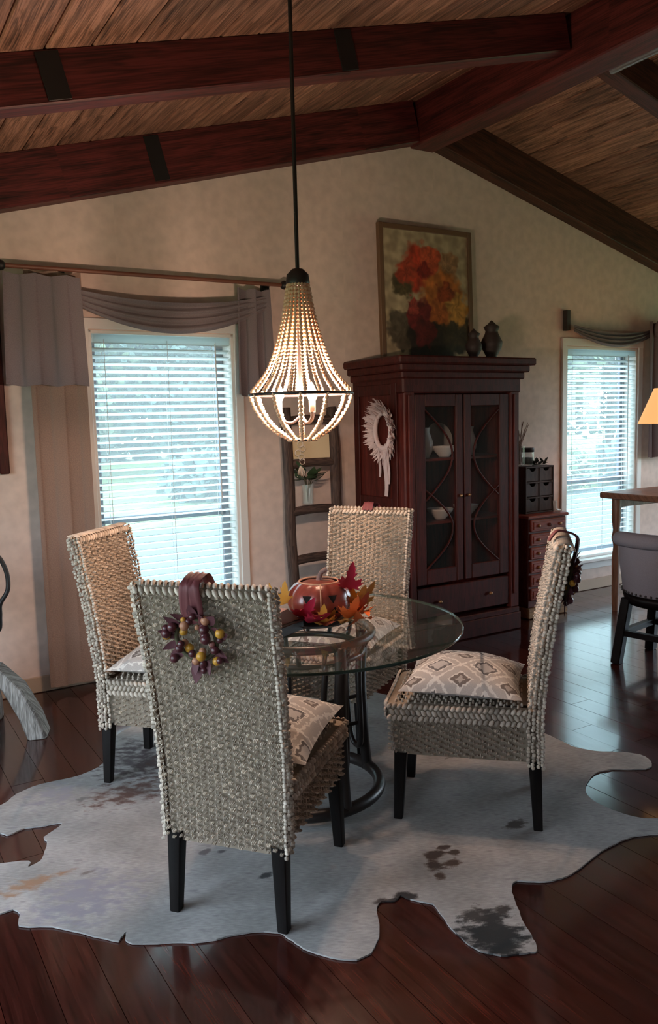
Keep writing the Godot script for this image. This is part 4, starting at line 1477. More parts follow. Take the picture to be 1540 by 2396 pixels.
# ---------------------------------------------------------------- along the gable wall
func cabinet() -> void:
	var x0 := 3.05
	var x1 := 4.03
	var zf := 0.58
	var h := 1.88
	var cx := (x0 + x1) / 2
	var t := thing("china_cabinet", "tall dark red china cabinet with glazed doors and a heavy cornice", "cabinet", Vector3(cx, 0, 0))
	var hw := (x1 - x0) / 2
	var mb := Mesher.new()
	for s in [-1.0, 1.0]:
		mb.at(Vector3(0.03, h - 0.12, zf - 0.06), Vector3(s * (hw - 0.015), h / 2 - 0.04, zf / 2 - 0.005))
	mb.at(Vector3(2 * hw - 0.06, 0.03, zf - 0.06), Vector3(0, h - 0.13, zf / 2 - 0.005))
	mb.at(Vector3(2 * hw - 0.06, 0.03, zf - 0.06), Vector3(0, 0.13, zf / 2 - 0.005))
	obj("body", mb, M["mahogany"], t)
	mb = Mesher.new()
	mb.at(Vector3(2 * hw - 0.06, h - 0.2, 0.012), Vector3(0, h / 2, 0.03), 0)
	obj("back_panel", mb, M["mahogany"], t)
	# raised panels on the visible end
	mb = Mesher.new()
	for z in [0.06, zf - 0.09]:
		mb.at(Vector3(0.018, h - 0.32, 0.06), Vector3(-hw - 0.006, h / 2, z))
	for y in [0.24, 0.95, h - 0.2]:
		mb.at(Vector3(0.018, 0.07, zf - 0.21), Vector3(-hw - 0.006, y, zf / 2 - 0.015))
	obj("end_frame", mb, M["mahogany dark"], t)
	# corner posts
	for s in [-1.0, 1.0]:
		mb = Mesher.new()
		mb.at(Vector3(0.085, h - 0.30, 0.05), Vector3(s * (hw - 0.0425), h / 2 + 0.01, zf - 0.02), 0.008)
		mb.at(Vector3(0.03, h - 0.5, 0.014), Vector3(s * (hw - 0.0425), h / 2 + 0.01, zf + 0.008), 0.006)
		obj("post", mb, M["mahogany"], t)
	# plinth and cornice
	mb = Mesher.new()
	mb.at(Vector3(2 * hw + 0.03, 0.12, zf + 0.02), Vector3(0, 0.062, zf / 2), 0.006)
	mb.at(Vector3(2 * hw + 0.01, 0.04, zf + 0.01), Vector3(0, 0.14, zf / 2), 0.006)
	obj("plinth", mb, M["mahogany dark"], t)
	mb = Mesher.new()
	for q in [[1.70, 0.10, 0.01], [1.765, 0.05, 0.03], [1.81, 0.05, 0.055], [1.855, 0.05, 0.085]]:
		mb.at(Vector3(2 * hw + 2 * q[2], q[1], zf + q[2] - 0.01), Vector3(0, q[0], (zf + q[2]) / 2 + 0.005), 0.01)
	obj("cornice", mb, M["mahogany dark"], t)
	# drawer panel under the doors
	mb = Mesher.new()
	mb.at(Vector3(2 * hw - 0.18, 0.20, 0.03), Vector3(0, 0.29, zf - 0.02), 0.006)
	var dr := obj("drawer", mb, M["mahogany dark"], t)
	mb = Mesher.new()
	for s in [-0.22, 0.22]:
		mb.ball(Vector3(s, 0.29, zf + 0.01), Vector3(0.012, 0.012, 0.014))
	obj("knob", mb, M["brass"], dr)
	# two glazed doors
	for s in [-1.0, 1.0]:
		var dx0 := 0.006
		var dx1 := hw - 0.09
		var y0 := 0.41
		var y1 := 1.645
		mb = Mesher.new()
		mb.at(Vector3(0.06, y1 - y0, 0.028), Vector3(s * (dx0 + 0.03), (y0 + y1) / 2, zf - 0.018), 0.006)
		mb.at(Vector3(0.085, y1 - y0, 0.028), Vector3(s * (dx1 - 0.0425), (y0 + y1) / 2, zf - 0.018), 0.006)
		for y in [y0 + 0.05, y1 - 0.04]:
			mb.at(Vector3(dx1 - dx0 - 0.145, 0.1 if y < 1.0 else 0.08, 0.028), Vector3(s * ((dx0 + 0.06 + dx1 - 0.085) / 2), y, zf - 0.018), 0.005)
		var door := obj("door", mb, M["mahogany dark"], t)
		mb = Mesher.new()
		var a: float = s * (dx0 + 0.06)
		var b: float = s * (dx1 - 0.085)
		mb.face(PackedVector3Array([Vector3(a, y0 + 0.1, zf - 0.02), Vector3(b, y0 + 0.1, zf - 0.02), Vector3(b, y1 - 0.08, zf - 0.02), Vector3(a, y1 - 0.08, zf - 0.02)]), Vector3.BACK)
		obj("pane", mb, M["cabinet glass"], door)
		mb = Mesher.new()
		# curved glazing bars
		for bow in [[y0 + 0.1, y0 + 0.62], [y0 + 0.55, y1 - 0.1]]:
			var p := []
			for k in 7:
				var f := k / 6.0
				p.append(Vector3(lerpf(b, a, sin(PI * f) * 0.9), lerpf(bow[0], bow[1], f), zf - 0.012))
			mb.tube(smooth_path(p, 3), [0.007], 6)
		obj("glazing_bar", mb, M["mahogany dark"], door)
		mb = Mesher.new()
		mb.ball(Vector3(s * (dx0 + 0.03), 0.98, zf + 0.008), Vector3(0.011, 0.011, 0.014))
		obj("knob", mb, M["brass"], door)
	for y in [0.80, 1.22]:
		mb = Mesher.new()
		mb.grain = 0
		mb.at(Vector3(2 * hw - 0.065, 0.018, zf - 0.12), Vector3(0, y, zf / 2 - 0.02), 0.002)
		obj("shelf", mb, M["mahogany"], t)
	# crockery behind the glass
	var bowl := PackedVector2Array([Vector2(0, 0), Vector2(0.035, 0), Vector2(0.04, 0.01), Vector2(0.085, 0.06), Vector2(0.09, 0.075), Vector2(0.084, 0.075), Vector2(0.035, 0.016), Vector2(0, 0.014)])
	var jug := PackedVector2Array([Vector2(0, 0), Vector2(0.05, 0), Vector2(0.072, 0.05), Vector2(0.075, 0.1), Vector2(0.05, 0.17), Vector2(0.058, 0.2), Vector2(0.052, 0.2), Vector2(0.044, 0.17), Vector2(0.06, 0.1), Vector2(0, 0.02)])
	var dishes := [
		[jug, 3.36, 1.23, 0.36, "tall pale jug on the upper shelf behind the left cabinet door", "jug"], [bowl, 3.50, 1.23, 0.42, "pale bowl on the upper shelf near the middle of the cabinet", "bowl"], [jug, 3.76, 1.23, 0.34, "pale jug on the upper shelf behind the right cabinet door", "jug"],
		[bowl, 3.46, 0.81, 0.42, "white bowl on the middle shelf behind the left cabinet door", "bowl"], [bowl, 3.74, 0.81, 0.36, "white bowl on the middle shelf behind the right cabinet door", "bowl"],
		[bowl, 3.40, 0.147, 0.40, "x", ""], [jug, 3.72, 0.147, 0.40, "x", ""]]
	for q in dishes:
		if q[5] == "": continue
		mb = Mesher.new()
		mb.lathe(q[0], 28)
		var o := obj(q[5], mb, M["ceramic white"])
		o.position = Vector3(q[1], q[2], q[3])
		tag(o, q[4], q[5], "crockery in the china cabinet")
	# leaning plates
	for q in [[3.38, 0.81, "plate leaning on the middle shelf behind the left cabinet door"], [3.70, 1.23, "plate leaning on the upper shelf behind the right cabinet door"]]:
		mb = Mesher.new()
		mb.lathe(PackedVector2Array([Vector2(0, 0), Vector2(0.07, 0), Vector2(0.115, 0.016), Vector2(0.114, 0.02), Vector2(0.068, 0.006), Vector2(0, 0.006)]), 32)
		var o := obj("plate", mb, M["ceramic white"])
		o.transform = Transform3D(Basis(Vector3.RIGHT, 1.33), Vector3(q[0], q[1] + 0.115, 0.11))
		tag(o, "white " + q[2], "plate", "crockery in the china cabinet")
	# picture leaning on the cabinet top
	var pic := thing("flower_painting", "framed painting of orange and red flowers standing on the dark red cabinet", "painting", Vector3(3.64, 1.883, 0.09))
	pic.rotation.x = -0.03
	mb = Mesher.new()
	for s in [-1.0, 1.0]:
		mb.at(Vector3(0.035, 0.93, 0.035), Vector3(s * 0.39, 0.465, 0))
		mb.at(Vector3(0.745, 0.035, 0.035), Vector3(0, 0.4655 + s * 0.447, 0))
	obj("frame", mb, M["picture frame"], pic)
	mb = Mesher.new()
	mb.face(PackedVector3Array([Vector3(-0.375, 0.033, 0.006), Vector3(0.375, 0.033, 0.006), Vector3(0.375, 0.897, 0.006), Vector3(-0.375, 0.897, 0.006)]), Vector3.BACK, PackedVector2Array([Vector2(0, 1), Vector2(1, 1), Vector2(1, 0), Vector2(0, 0)]))
	mb.at(Vector3(0.75, 0.87, 0.008), Vector3(0, 0.465, -0.002), 0)
	for k in range(4, mb.uv.size()):
		mb.uv[k] = Vector2(0.02, 0.02)
	obj("canvas", mb, M["painting"], pic)
	# dark vessels beside it
	var urn := PackedVector2Array([Vector2(0, 0), Vector2(0.05, 0), Vector2(0.055, 0.015), Vector2(0.04, 0.035), Vector2(0.075, 0.10), Vector2(0.08, 0.14), Vector2(0.05, 0.2), Vector2(0.045, 0.22), Vector2(0.06, 0.25), Vector2(0.03, 0.27), Vector2(0.012, 0.29), Vector2(0, 0.30)])
	for q in [[4.02, 0.95, 0.32, "dark lidded urn at the right end of the cabinet top"], [3.82, 0.72, 0.36, "smaller dark urn before the painting on the cabinet top"]]:
		mb = Mesher.new()
		mb.lathe(urn, 28, Transform3D(Basis().scaled(Vector3.ONE * q[1]), Vector3.ZERO))
		var o := obj("urn", mb, M["urn"])
		o.position = Vector3(q[0], 1.881, q[2])
		tag(o, q[3], "urn")
	# feather wreath hung on the cabinet end
	var fw := thing("feather_wreath", "pale feather wreath with hanging ribbons on the end of the dark red cabinet", "wreath", Vector3(x0 - 0.03, 1.42, 0.41), -PI / 2)
	rng.seed = 55
	var blade := leaf_blade(0.078, 0.011, 0.03).mesh()
	for k in 290:
		var a := TAU * k / 290.0
		var o := obj("feather", blade, M["feather"], fw)
		var rr := 0.10 + rng.randf_range(-0.02, 0.03)
		o.position = Vector3(cos(a) * rr * 0.85, sin(a) * rr * 1.15, rng.randf_range(0.012, 0.025))
		o.rotation = Vector3(rng.randf_range(0.1, 0.7), 0, a - PI / 2 + rng.randf_range(-0.9, 0.9))
	mb = Mesher.new()
	mb.torus(Vector3(0, 0, 0.012), 0.1, 0.016, 32, 8, Basis(Vector3.RIGHT, PI / 2).scaled(Vector3(0.85, 1.15, 1)))
	obj("ring", mb, M["feather"], fw)
	for q in [[0.03, -0.42, 0.022], [-0.04, -0.30, 0.014], [0.06, -0.34, 0.012]]:
		mb = Mesher.new()
		var rows := []
		for r in 8:
			var f := r / 7.0
			rows.append(PackedVector3Array([Vector3(q[0] - q[2], lerpf(-0.1, q[1], f), 0.015 + 0.006 * sin(f * 6)), Vector3(q[0] + q[2], lerpf(-0.1, q[1], f), 0.018 + 0.006 * sin(f * 6 + 0.4))]))
		for r in 8:
			var f := rows[7 - r][0] as Vector3
			var g := rows[7 - r][1] as Vector3
			rows.append(PackedVector3Array([f - Vector3(0, 0, 0.002), g - Vector3(0, 0, 0.002)]))
		mb.sheet(rows)
		obj("ribbon", mb, M["feather"], fw)

func ladder() -> void:
	var t := thing("log_ladder", "rustic dark log ladder leaning on the wall between window and cabinet", "ladder")
	var zf := func(y): return 0.25 - 0.05 * y
	rng.seed = 61
	for x in [2.43, 2.77]:
		var p := []
		for k in 7:
			var y := 0.02 + k * 0.26
			p.append(Vector3(x + rng.randf_range(-0.008, 0.008), y, zf.call(y) + rng.randf_range(-0.006, 0.006)))
		var mb := Mesher.new()
		mb.tube(smooth_path(p, 4), [0.038, 0.036, 0.035], 10)
		obj("rail", mb, M["log"], t)
	for y in [0.31, 0.615, 0.925, 1.225, 1.5]:
		var mb := Mesher.new()
		mb.grain = 0
		mb.tube(smooth_path([Vector3(2.42, y - 0.008, zf.call(y)), Vector3(2.53, y + 0.004, zf.call(y)), Vector3(2.67, y + 0.006, zf.call(y)), Vector3(2.78, y - 0.002, zf.call(y))], 4), [0.032, 0.03, 0.029], 10)
		obj("rung", mb, M["log"], t)
	var mb := Mesher.new()
	mb.at(Vector3(0.27, 0.15, 0.006), Vector3.ZERO, 0.001)
	var card := obj("cream_card", mb, M["cream card"])
	card.transform = Transform3D(Basis(Vector3.RIGHT, -0.05), Vector3(2.6, 1.332, zf.call(1.33) + 0.01))
	tag(card, "plain cream card resting on the ladder rung above the plant", "card")
	# lace ornament with a tassel
	var orn := thing("lace_ornament", "white lacy ornament with a tassel hanging over the cream card", "ornament", Vector3(2.50, 1.30, zf.call(1.3) + 0.045))
	mb = Mesher.new()
	for k in 5:
		mb.torus(Vector3(0.02 * sin(k * 2.2), 0.05 - 0.027 * k, 0), 0.019, 0.0028, 18, 6, Basis(Vector3.RIGHT, PI / 2) )
	obj("lace", mb, M["cream yarn"], orn)
	mb = Mesher.new()
	for k in 9:
		mb.tube(PackedVector3Array([Vector3(0, -0.075, 0), Vector3((k - 4) * 0.005, -0.12, 0.004 * (k % 3)), Vector3((k - 4) * 0.007, -0.155 + 0.006 * (k % 2), 0.003 * (k % 3))]), [0.0028], 5)
	tag(obj("tassel", mb, M["cream yarn"], orn), "", "", "", "stuff")
	# plant in a glass vase on a rung
	var v := thing("vase_plant", "leafy green plant in a clear glass vase standing on the ladder rung", "plant", Vector3(2.56, 0.962, zf.call(0.93)))
	mb = Mesher.new()
	mb.lathe(PackedVector2Array([Vector2(0, 0), Vector2(0.032, 0), Vector2(0.036, 0.008), Vector2(0.034, 0.06), Vector2(0.04, 0.13), Vector2(0.038, 0.13), Vector2(0.031, 0.06), Vector2(0.032, 0.01), Vector2(0, 0.008)]), 24)
	obj("vase", mb, M["vase glass"], v)
	rng.seed = 71
	var blade := leaf_blade(0.10, 0.06, -0.03).mesh()
	for k in 15:
		var a := TAU * k / 15.0 + rng.randf_range(-0.3, 0.3)
		var h := rng.randf_range(0.15, 0.235)
		var tip := Vector3(cos(a) * rng.randf_range(0.015, 0.05), h, sin(a) * 0.035)
		mb = Mesher.new()
		mb.tube(smooth_path([Vector3(0, 0.015, 0), Vector3(cos(a) * 0.008, 0.1, sin(a) * 0.008), tip], 4), [0.0018], 5)
		obj("stem", mb, M["stem"], v)
		var o := obj("leaf", blade, M["leaf green"], v)
		o.transform = Transform3D(Basis(Vector3.UP, -a + PI / 2) * Basis(Vector3.RIGHT, rng.randf_range(1.0, 2.0)), tip)

func chest() -> void:
	var x0 := 4.265
	var x1 := 4.65
	var cx := (x0 + x1) / 2
	var hw := (x1 - x0) / 2
	var zf := 0.45
	var h := 0.765
	var t := thing("drawer_chest", "small narrow red chest of drawers between the cabinet and the right window", "chest", Vector3(cx, 0, 0))
	var mb := Mesher.new()
	mb.at(Vector3(2 * hw, h - 0.10, zf - 0.03), Vector3(0, h / 2 + 0.03, zf / 2), 0.004)
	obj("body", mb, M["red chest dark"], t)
	mb = Mesher.new()
	mb.grain = 0
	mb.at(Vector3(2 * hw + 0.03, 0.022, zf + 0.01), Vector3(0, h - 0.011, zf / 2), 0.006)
	obj("top", mb, M["red chest"], t)
	mb = Mesher.new()
	mb.grain = 0
	mb.at(Vector3(2 * hw + 0.02, 0.075, zf), Vector3(0, 0.04, zf / 2 + 0.005), 0.006)
	tag(obj("plinth", mb, M["pale wood"], t), "pale wood plinth")
	for k in 6:
		var y := h - 0.075 - k * 0.102
		mb = Mesher.new()
		mb.grain = 0
		mb.at(Vector3(2 * hw - 0.03, 0.088, 0.02), Vector3(0, y, zf - 0.008), 0.005)
		mb.at(Vector3(2 * hw - 0.07, 0.055, 0.008), Vector3(0, y, zf + 0.004), 0.004)
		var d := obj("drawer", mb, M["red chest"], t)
		for s in [-0.11, 0.0, 0.11]:
			mb = Mesher.new()
			mb.ball(Vector3(s, y, zf + 0.014), Vector3(0.012, 0.012, 0.01), 10, 6)
			obj("knob", mb, M["red chest dark"] if s == 0.0 else M["brass"], d)
	# organizer with six drawers
	var o := thing("drawer_organizer", "small dark wooden organizer of six drawers standing on the red chest", "organizer", Vector3(4.47, h + 0.001, 0.25))
	mb = Mesher.new()
	for x in [-0.14, 0.0, 0.14]:
		mb.at(Vector3(0.012, 0.35, 0.2), Vector3(x, 0.175, 0), 0.002)
	for y in [0.006, 0.118, 0.231, 0.345]:
		mb.at(Vector3(0.29 if y > 0.3 else 0.268, 0.012, 0.198), Vector3(0, y, 0), 0.002)
	mb.at(Vector3(0.28, 0.34, 0.006), Vector3(0, 0.172, -0.095), 0.001)
	obj("case", mb, M["organizer"], o)
	for r in 3:
		for c in [-1.0, 1.0]:
			mb = Mesher.new()
			# front with a half-moon finger notch in its upper edge
			var poly := PackedVector2Array([Vector2(-0.06, 0), Vector2(0.06, 0), Vector2(0.06, 0.094)])
			for k in 9:
				var a := PI * k / 8.0
				poly.append(Vector2(0.03 * cos(a), 0.094 - 0.024 * sin(a)))
			poly.append(Vector2(-0.06, 0.094))
			mb.prism(poly, 0.008, Transform3D(Basis(), Vector3(c * 0.07, 0.0165 + r * 0.1125, 0.09)))
			mb.at(Vector3(0.12, 0.06, 0.17), Vector3(c * 0.07, 0.047 + r * 0.1125, 0.0), 0.001)
			obj("drawer", mb, M["organizer drawer"], o)
	var top := h + 0.353
	# small things on top
	var jar := thing("glass_jar", "clear glass jar with a dark lid on top of the organizer", "jar", Vector3(4.47, top, 0.22))
	mb = Mesher.new()
	mb.lathe(PackedVector2Array([Vector2(0, 0), Vector2(0.045, 0), Vector2(0.048, 0.006), Vector2(0.048, 0.10), Vector2(0.045, 0.10), Vector2(0.045, 0.008), Vector2(0, 0.006)]), 24)
	obj("glass", mb, M["vase glass"], jar)
	mb = Mesher.new()
	mb.lathe(PackedVector2Array([Vector2(0, 0.10), Vector2(0.05, 0.10), Vector2(0.05, 0.128), Vector2(0.046, 0.132), Vector2(0, 0.132)]), 24)
	obj("lid", mb, M["urn"], jar)
	mb = Mesher.new()
	mb.lathe(PackedVector2Array([Vector2(0, 0.008), Vector2(0.042, 0.008), Vector2(0.042, 0.058), Vector2(0, 0.062)]), 20)
	obj("filling", mb, M["dark leaf"], jar)
	var rv := thing("reed_vase", "clear glass vase of thin dry reeds on the organizer beside the cabinet", "vase", Vector3(4.37, top, 0.24))
	mb = Mesher.new()
	mb.lathe(PackedVector2Array([Vector2(0, 0), Vector2(0.034, 0), Vector2(0.036, 0.006), Vector2(0.036, 0.15), Vector2(0.034, 0.15), Vector2(0.033, 0.008), Vector2(0, 0.006)]), 24)
	obj("vase", mb, M["vase glass"], rv)
	rng.seed = 81
	for k in 9:
		mb = Mesher.new()
		mb.tube(PackedVector3Array([Vector3(rng.randf_range(-0.015, 0.015), 0.01, rng.randf_range(-0.015, 0.015)), Vector3(rng.randf_range(-0.01, 0.03), 0.15, rng.randf_range(-0.02, 0.02)), Vector3(rng.randf_range(-0.02, 0.10), rng.randf_range(0.24, 0.33), rng.randf_range(-0.05, 0.05))]), [0.0022], 5)
		obj("reed", mb, M["reed"], rv)
	var g := thing("leaf_garland", "small dark leafy sprig lying in front of the glass jar", "sprig", Vector3(4.51, top, 0.31))
	var blade := leaf_blade(0.04, 0.02, 0.01).mesh()
	for k in 26:
		var q := obj("leaf", blade, M["dark leaf"], g)
		q.position = Vector3(rng.randf_range(-0.07, 0.06), rng.randf_range(0.004, 0.03), rng.randf_range(-0.012, 0.012))
		q.rotation = Vector3(rng.randf_range(0.1, 1.3), rng.randf() * TAU, rng.randf_range(-0.6, 0.6))
	mb = Mesher.new()
	mb.tube(PackedVector3Array([Vector3(-0.08, 0.006, 0), Vector3(0, 0.012, 0.006), Vector3(0.07, 0.006, 0)]), [0.003], 6)
	obj("stem", mb, M["stem"], g)
	# little white boot figurine
	mb = Mesher.new()
	mb.tube(smooth_path([Vector3(-0.012, 0.085, 0), Vector3(-0.012, 0.05, 0), Vector3(-0.006, 0.02, 0), Vector3(0.02, 0.012, 0), Vector3(0.045, 0.010, 0)], 4), [0.016, 0.015, 0.014, 0.013, 0.013, 0.012, 0.012, 0.012, 0.013, 0.013, 0.012, 0.011, 0.010, 0.009], 10)
	var fig := obj("boot_figurine", mb, M["ceramic white"])
	fig.position = Vector3(4.585, h + 0.003, 0.40)
	tag(fig, "tiny white boot figurine at the front of the red chest top", "figurine")

# ---------------------------------------------------------------- right side of the room
func right_side() -> void:
	var t := thing("counter_table", "tall wooden counter table before the right window under the lamp", "table", Vector3(4.88, 0, 0.55))
	var mb := Mesher.new()
	mb.grain = 0
	mb.at(Vector3(2.4, 0.045, 0.6), Vector3(1.2, 0.885, 0.3), 0.008)
	obj("top", mb, M["counter wood"], t)
	for x in [0.10, 2.3]:
		for z in [0.08, 0.52]:
			mb = Mesher.new()
			mb.lathe(PackedVector2Array([Vector2(0, 0), Vector2(0.022, 0), Vector2(0.026, 0.1), Vector2(0.03, 0.4), Vector2(0.02, 0.5), Vector2(0.034, 0.56), Vector2(0.024, 0.62), Vector2(0.034, 0.7), Vector2(0.034, 0.862), Vector2(0, 0.862)]), 16, Transform3D(Basis(), Vector3(x, 0.001, z)))
			obj("leg", mb, M["counter wood"], t)
	mb = Mesher.new()
	mb.at(Vector3(2.2, 0.07, 0.03), Vector3(1.2, 0.826, 0.08), 0.004)
	obj("rail", mb, M["counter wood"], t)
	# lamp
	var l := thing("table_lamp", "table lamp with a glowing amber shade on the counter table", "lamp", Vector3(5.36, 0.909, 0.85))
	mb = Mesher.new()
	mb.lathe(PackedVector2Array([Vector2(0, 0), Vector2(0.09, 0), Vector2(0.095, 0.02), Vector2(0.05, 0.05), Vector2(0.10, 0.15), Vector2(0.12, 0.24), Vector2(0.09, 0.34), Vector2(0.03, 0.42), Vector2(0.016, 0.46), Vector2(0.014, 0.56), Vector2(0, 0.56)]), 28)
	obj("base", mb, M["lamp base"], l)
	mb = Mesher.new()
	var prof := PackedVector2Array([Vector2(0.27, 0.50), Vector2(0.16, 0.76)])
	var rows := []
	for p in [prof[0], prof[1], prof[1] - Vector2(0.004, 0), prof[0] - Vector2(0.004, 0), prof[0]]:
		var ring := PackedVector3Array()
		for s in 40:
			ring.append(Vector3(p.x * cos(TAU * s / 40), p.y, p.x * sin(TAU * s / 40)))
		rows.append(ring)
	mb.sheet(rows, true)
	obj("shade", mb, M["lamp shade"], l)
	mb = Mesher.new()
	mb.ball(Vector3(0, 0.61, 0), Vector3(0.03, 0.042, 0.03), 14, 10)
	obj("bulb", mb, M["bulb"], l)
	var om := OmniLight3D.new()
	om.name = "lamp_light"
	om.light_color = Color(1.0, 0.74, 0.5)
	om.light_energy = 0.07
	om.light_size = 0.03
	om.omni_range = 12.0
	om.omni_attenuation = 2.0
	om.shadow_enabled = true
	om.position = Vector3(0, 0.61, 0)
	l.add_child(om, true)
	# barrel chair
	var c := thing("barrel_chair", "grey upholstered barrel chair on black legs by the right window", "chair", Vector3(4.16, 0, 1.70), -1.39)
	mb = Mesher.new()
	rows = []
	for k in 25:
		var a := PI * (-0.12 + 1.24 * k / 24.0)
		var d := Vector3(cos(a), 0, sin(a))
		var row := PackedVector3Array()
		var high := 0.76 - 0.10 * pow(absf(k / 12.0 - 1.0), 3.0)
		for q in [[0.30, 0.43], [0.325, 0.44], [0.35, 0.60], [0.36, high - 0.03], [0.35, high], [0.30, high], [0.285, high - 0.03], [0.28, 0.60], [0.27, 0.44]]:
			row.append(d * q[0] * 0.82 + Vector3(0, q[1], 0))
		rows.append(row)
	mb.sheet(rows, false)
	for e in [0, 24]:
		mb.put(rows[e], PackedInt32Array([0, 1, 2, 0, 2, 7, 2, 3, 7, 3, 6, 7, 3, 4, 6, 4, 5, 6, 0, 7, 8]), PackedVector2Array(), false)
	obj("backrest", mb, M["grey fabric"], c)
	mb = Mesher.new()
	var roll := []
	for k in 21:
		var a := PI * (-0.1 + 1.2 * k / 20.0)
		roll.append(Vector3(cos(a) * 0.285, 0.765 - 0.10 * pow(absf(k / 10.0 - 1.0), 3.0), sin(a) * 0.285))
	mb.tube(smooth_path(roll, 2), [0.045], 12)
	obj("top_roll", mb, M["grey fabric"], c)
	mb = Mesher.new()
	mb.lathe(PackedVector2Array([Vector2(0, 0.40), Vector2(0.215, 0.40), Vector2(0.225, 0.42), Vector2(0.22, 0.47), Vector2(0.2, 0.49), Vector2(0, 0.495)]), 32)
	obj("seat", mb, M["grey fabric"], c)
	mb = Mesher.new()
	mb.lathe(PackedVector2Array([Vector2(0.16, 0.37), Vector2(0.245, 0.37), Vector2(0.26, 0.40), Vector2(0.268, 0.435), Vector2(0.16, 0.43), Vector2(0.16, 0.37)]), 32)
	obj("seat_rail", mb, M["black wood"], c)
	for k in 26:
		var a := PI * (k + 0.5) / 26.0
		mb = Mesher.new()
		mb.ball(Vector3(cos(a) * 0.272, 0.448, sin(a) * 0.272), Vector3(0.007, 0.007, 0.007), 8, 5)
		obj("nail_head", mb, M["bronze"], c)
	for s in [[-1, -1], [1, -1], [-1, 1], [1, 1]]:
		mb = Mesher.new()
		mb.bar(Vector3(s[0] * 0.222, 0.0, s[1] * 0.21), Vector3(s[0] * 0.18, 0.40, s[1] * 0.17), 0.056, 0.056, 0.005)
		obj("leg", mb, M["black wood"], c)
		var nx := [-s[1], s[0]]
		mb = Mesher.new()
		mb.bar(Vector3(s[0] * 0.2, 0.19, s[1] * 0.19), Vector3(nx[0] * 0.2, 0.19, nx[1] * 0.19), 0.035, 0.04, 0.003)
		obj("stretcher", mb, M["black wood"], c)

# ---------------------------------------------------------------- left edge
func left_side() -> void:
	var pic := thing("wall_frame", "dark red-brown framed panel on the wall at the left edge", "frame", Vector3(0.5, 1.79, 0.02))
	var mb := Mesher.new()
	for s in [-1.0, 1.0]:
		mb.at(Vector3(0.05, 1.08, 0.035), Vector3(s * 0.275, 0, 0), 0.006)
		mb.at(Vector3(0.5, 0.05, 0.035), Vector3(0, s * 0.515, 0), 0.006)
	obj("frame", mb, M["mahogany dark"], pic)
	mb = Mesher.new()
	mb.at(Vector3(0.5, 0.98, 0.012), Vector3.ZERO, 0)
	obj("panel", mb, M["beam"], pic)
	var st := thing("pedestal_stand", "whitewashed pedestal with splayed block feet by the left wall end", "stand", Vector3(0.46, 0, 0.56))
	for k in 4:
		var b := Basis(Vector3.UP, TAU * k / 4 - 0.35)
		mb = Mesher.new()
		var ring := []
		for q in [[0.30, 0.0, 0.075], [0.27, 0.10, 0.08], [0.20, 0.25, 0.075], [0.10, 0.36, 0.06]]:
			var row := PackedVector3Array()
			for e in [[-1, -0.7], [-0.8, -1], [0.8, -1], [1, -0.7], [1, 0.7], [0.8, 1], [-0.8, 1], [-1, 0.7]]:
				row.append(b * Vector3(q[0] + e[1] * 0.045, q[1] + 0.002, e[0] * q[2]))
			ring.append(row)
		mb.sheet(ring, true)
		mb.put(ring[0], PackedInt32Array([0, 2, 4, 0, 4, 6, 0, 1, 2, 2, 3, 4, 4, 5, 6, 6, 7, 0]), PackedVector2Array(), false)
		obj("foot", mb, M["white wash"], st)
	mb = Mesher.new()
	mb.lathe(PackedVector2Array([Vector2(0, 0.2), Vector2(0.07, 0.2), Vector2(0.08, 0.34), Vector2(0.06, 0.40), Vector2(0.12, 0.44), Vector2(0.12, 0.465), Vector2(0, 0.465)]), 20)
	obj("column", mb, M["white wash"], st)
	var u := thing("handled_urn", "dark urn with a curled iron handle on the whitewashed pedestal", "urn", Vector3(0.42, 0.466, 0.54))
	mb = Mesher.new()
	mb.lathe(PackedVector2Array([Vector2(0, 0), Vector2(0.06, 0), Vector2(0.05, 0.04), Vector2(0.11, 0.16), Vector2(0.115, 0.24), Vector2(0.07, 0.36), Vector2(0.08, 0.40), Vector2(0.07, 0.40), Vector2(0.06, 0.36), Vector2(0, 0.30)]), 24)
	obj("body", mb, M["urn"], u)
	for s in [-1.0, 1.0]:
		mb = Mesher.new()
		mb.tube(smooth_path([Vector3(s * 0.10, 0.12, 0), Vector3(s * 0.185, 0.05, 0), Vector3(s * 0.20, 0.12, 0), Vector3(s * 0.205, 0.18, 0), Vector3(s * 0.245, 0.25, 0), Vector3(s * 0.24, 0.35, 0), Vector3(s * 0.19, 0.43, 0), Vector3(s * 0.08, 0.40, 0)]), [0.011], 8)
		obj("handle", mb, M["iron"], u)

# ---------------------------------------------------------------- outdoors
func tree(label: String, x: float, z: float, high: float, wide: float, k: int, count: int) -> void:
	var t := thing("garden_tree", label, "tree", Vector3(x, -0.4, z), 0.0, "garden trees outside the windows")
	var mb := Mesher.new()
	mb.tube(smooth_path([Vector3(0, 0, 0), Vector3(0.1, high * 0.3, 0), Vector3(-0.05, high * 0.6, 0.1), Vector3(0, high * 0.85, 0)], 4), [0.2, 0.18, 0.16, 0.15, 0.14, 0.13, 0.12, 0.11, 0.1, 0.08, 0.06, 0.05, 0.03], 8)
	obj("trunk", mb, M["bark"], t)
	crown(t, high, wide, k, count, 0.92)

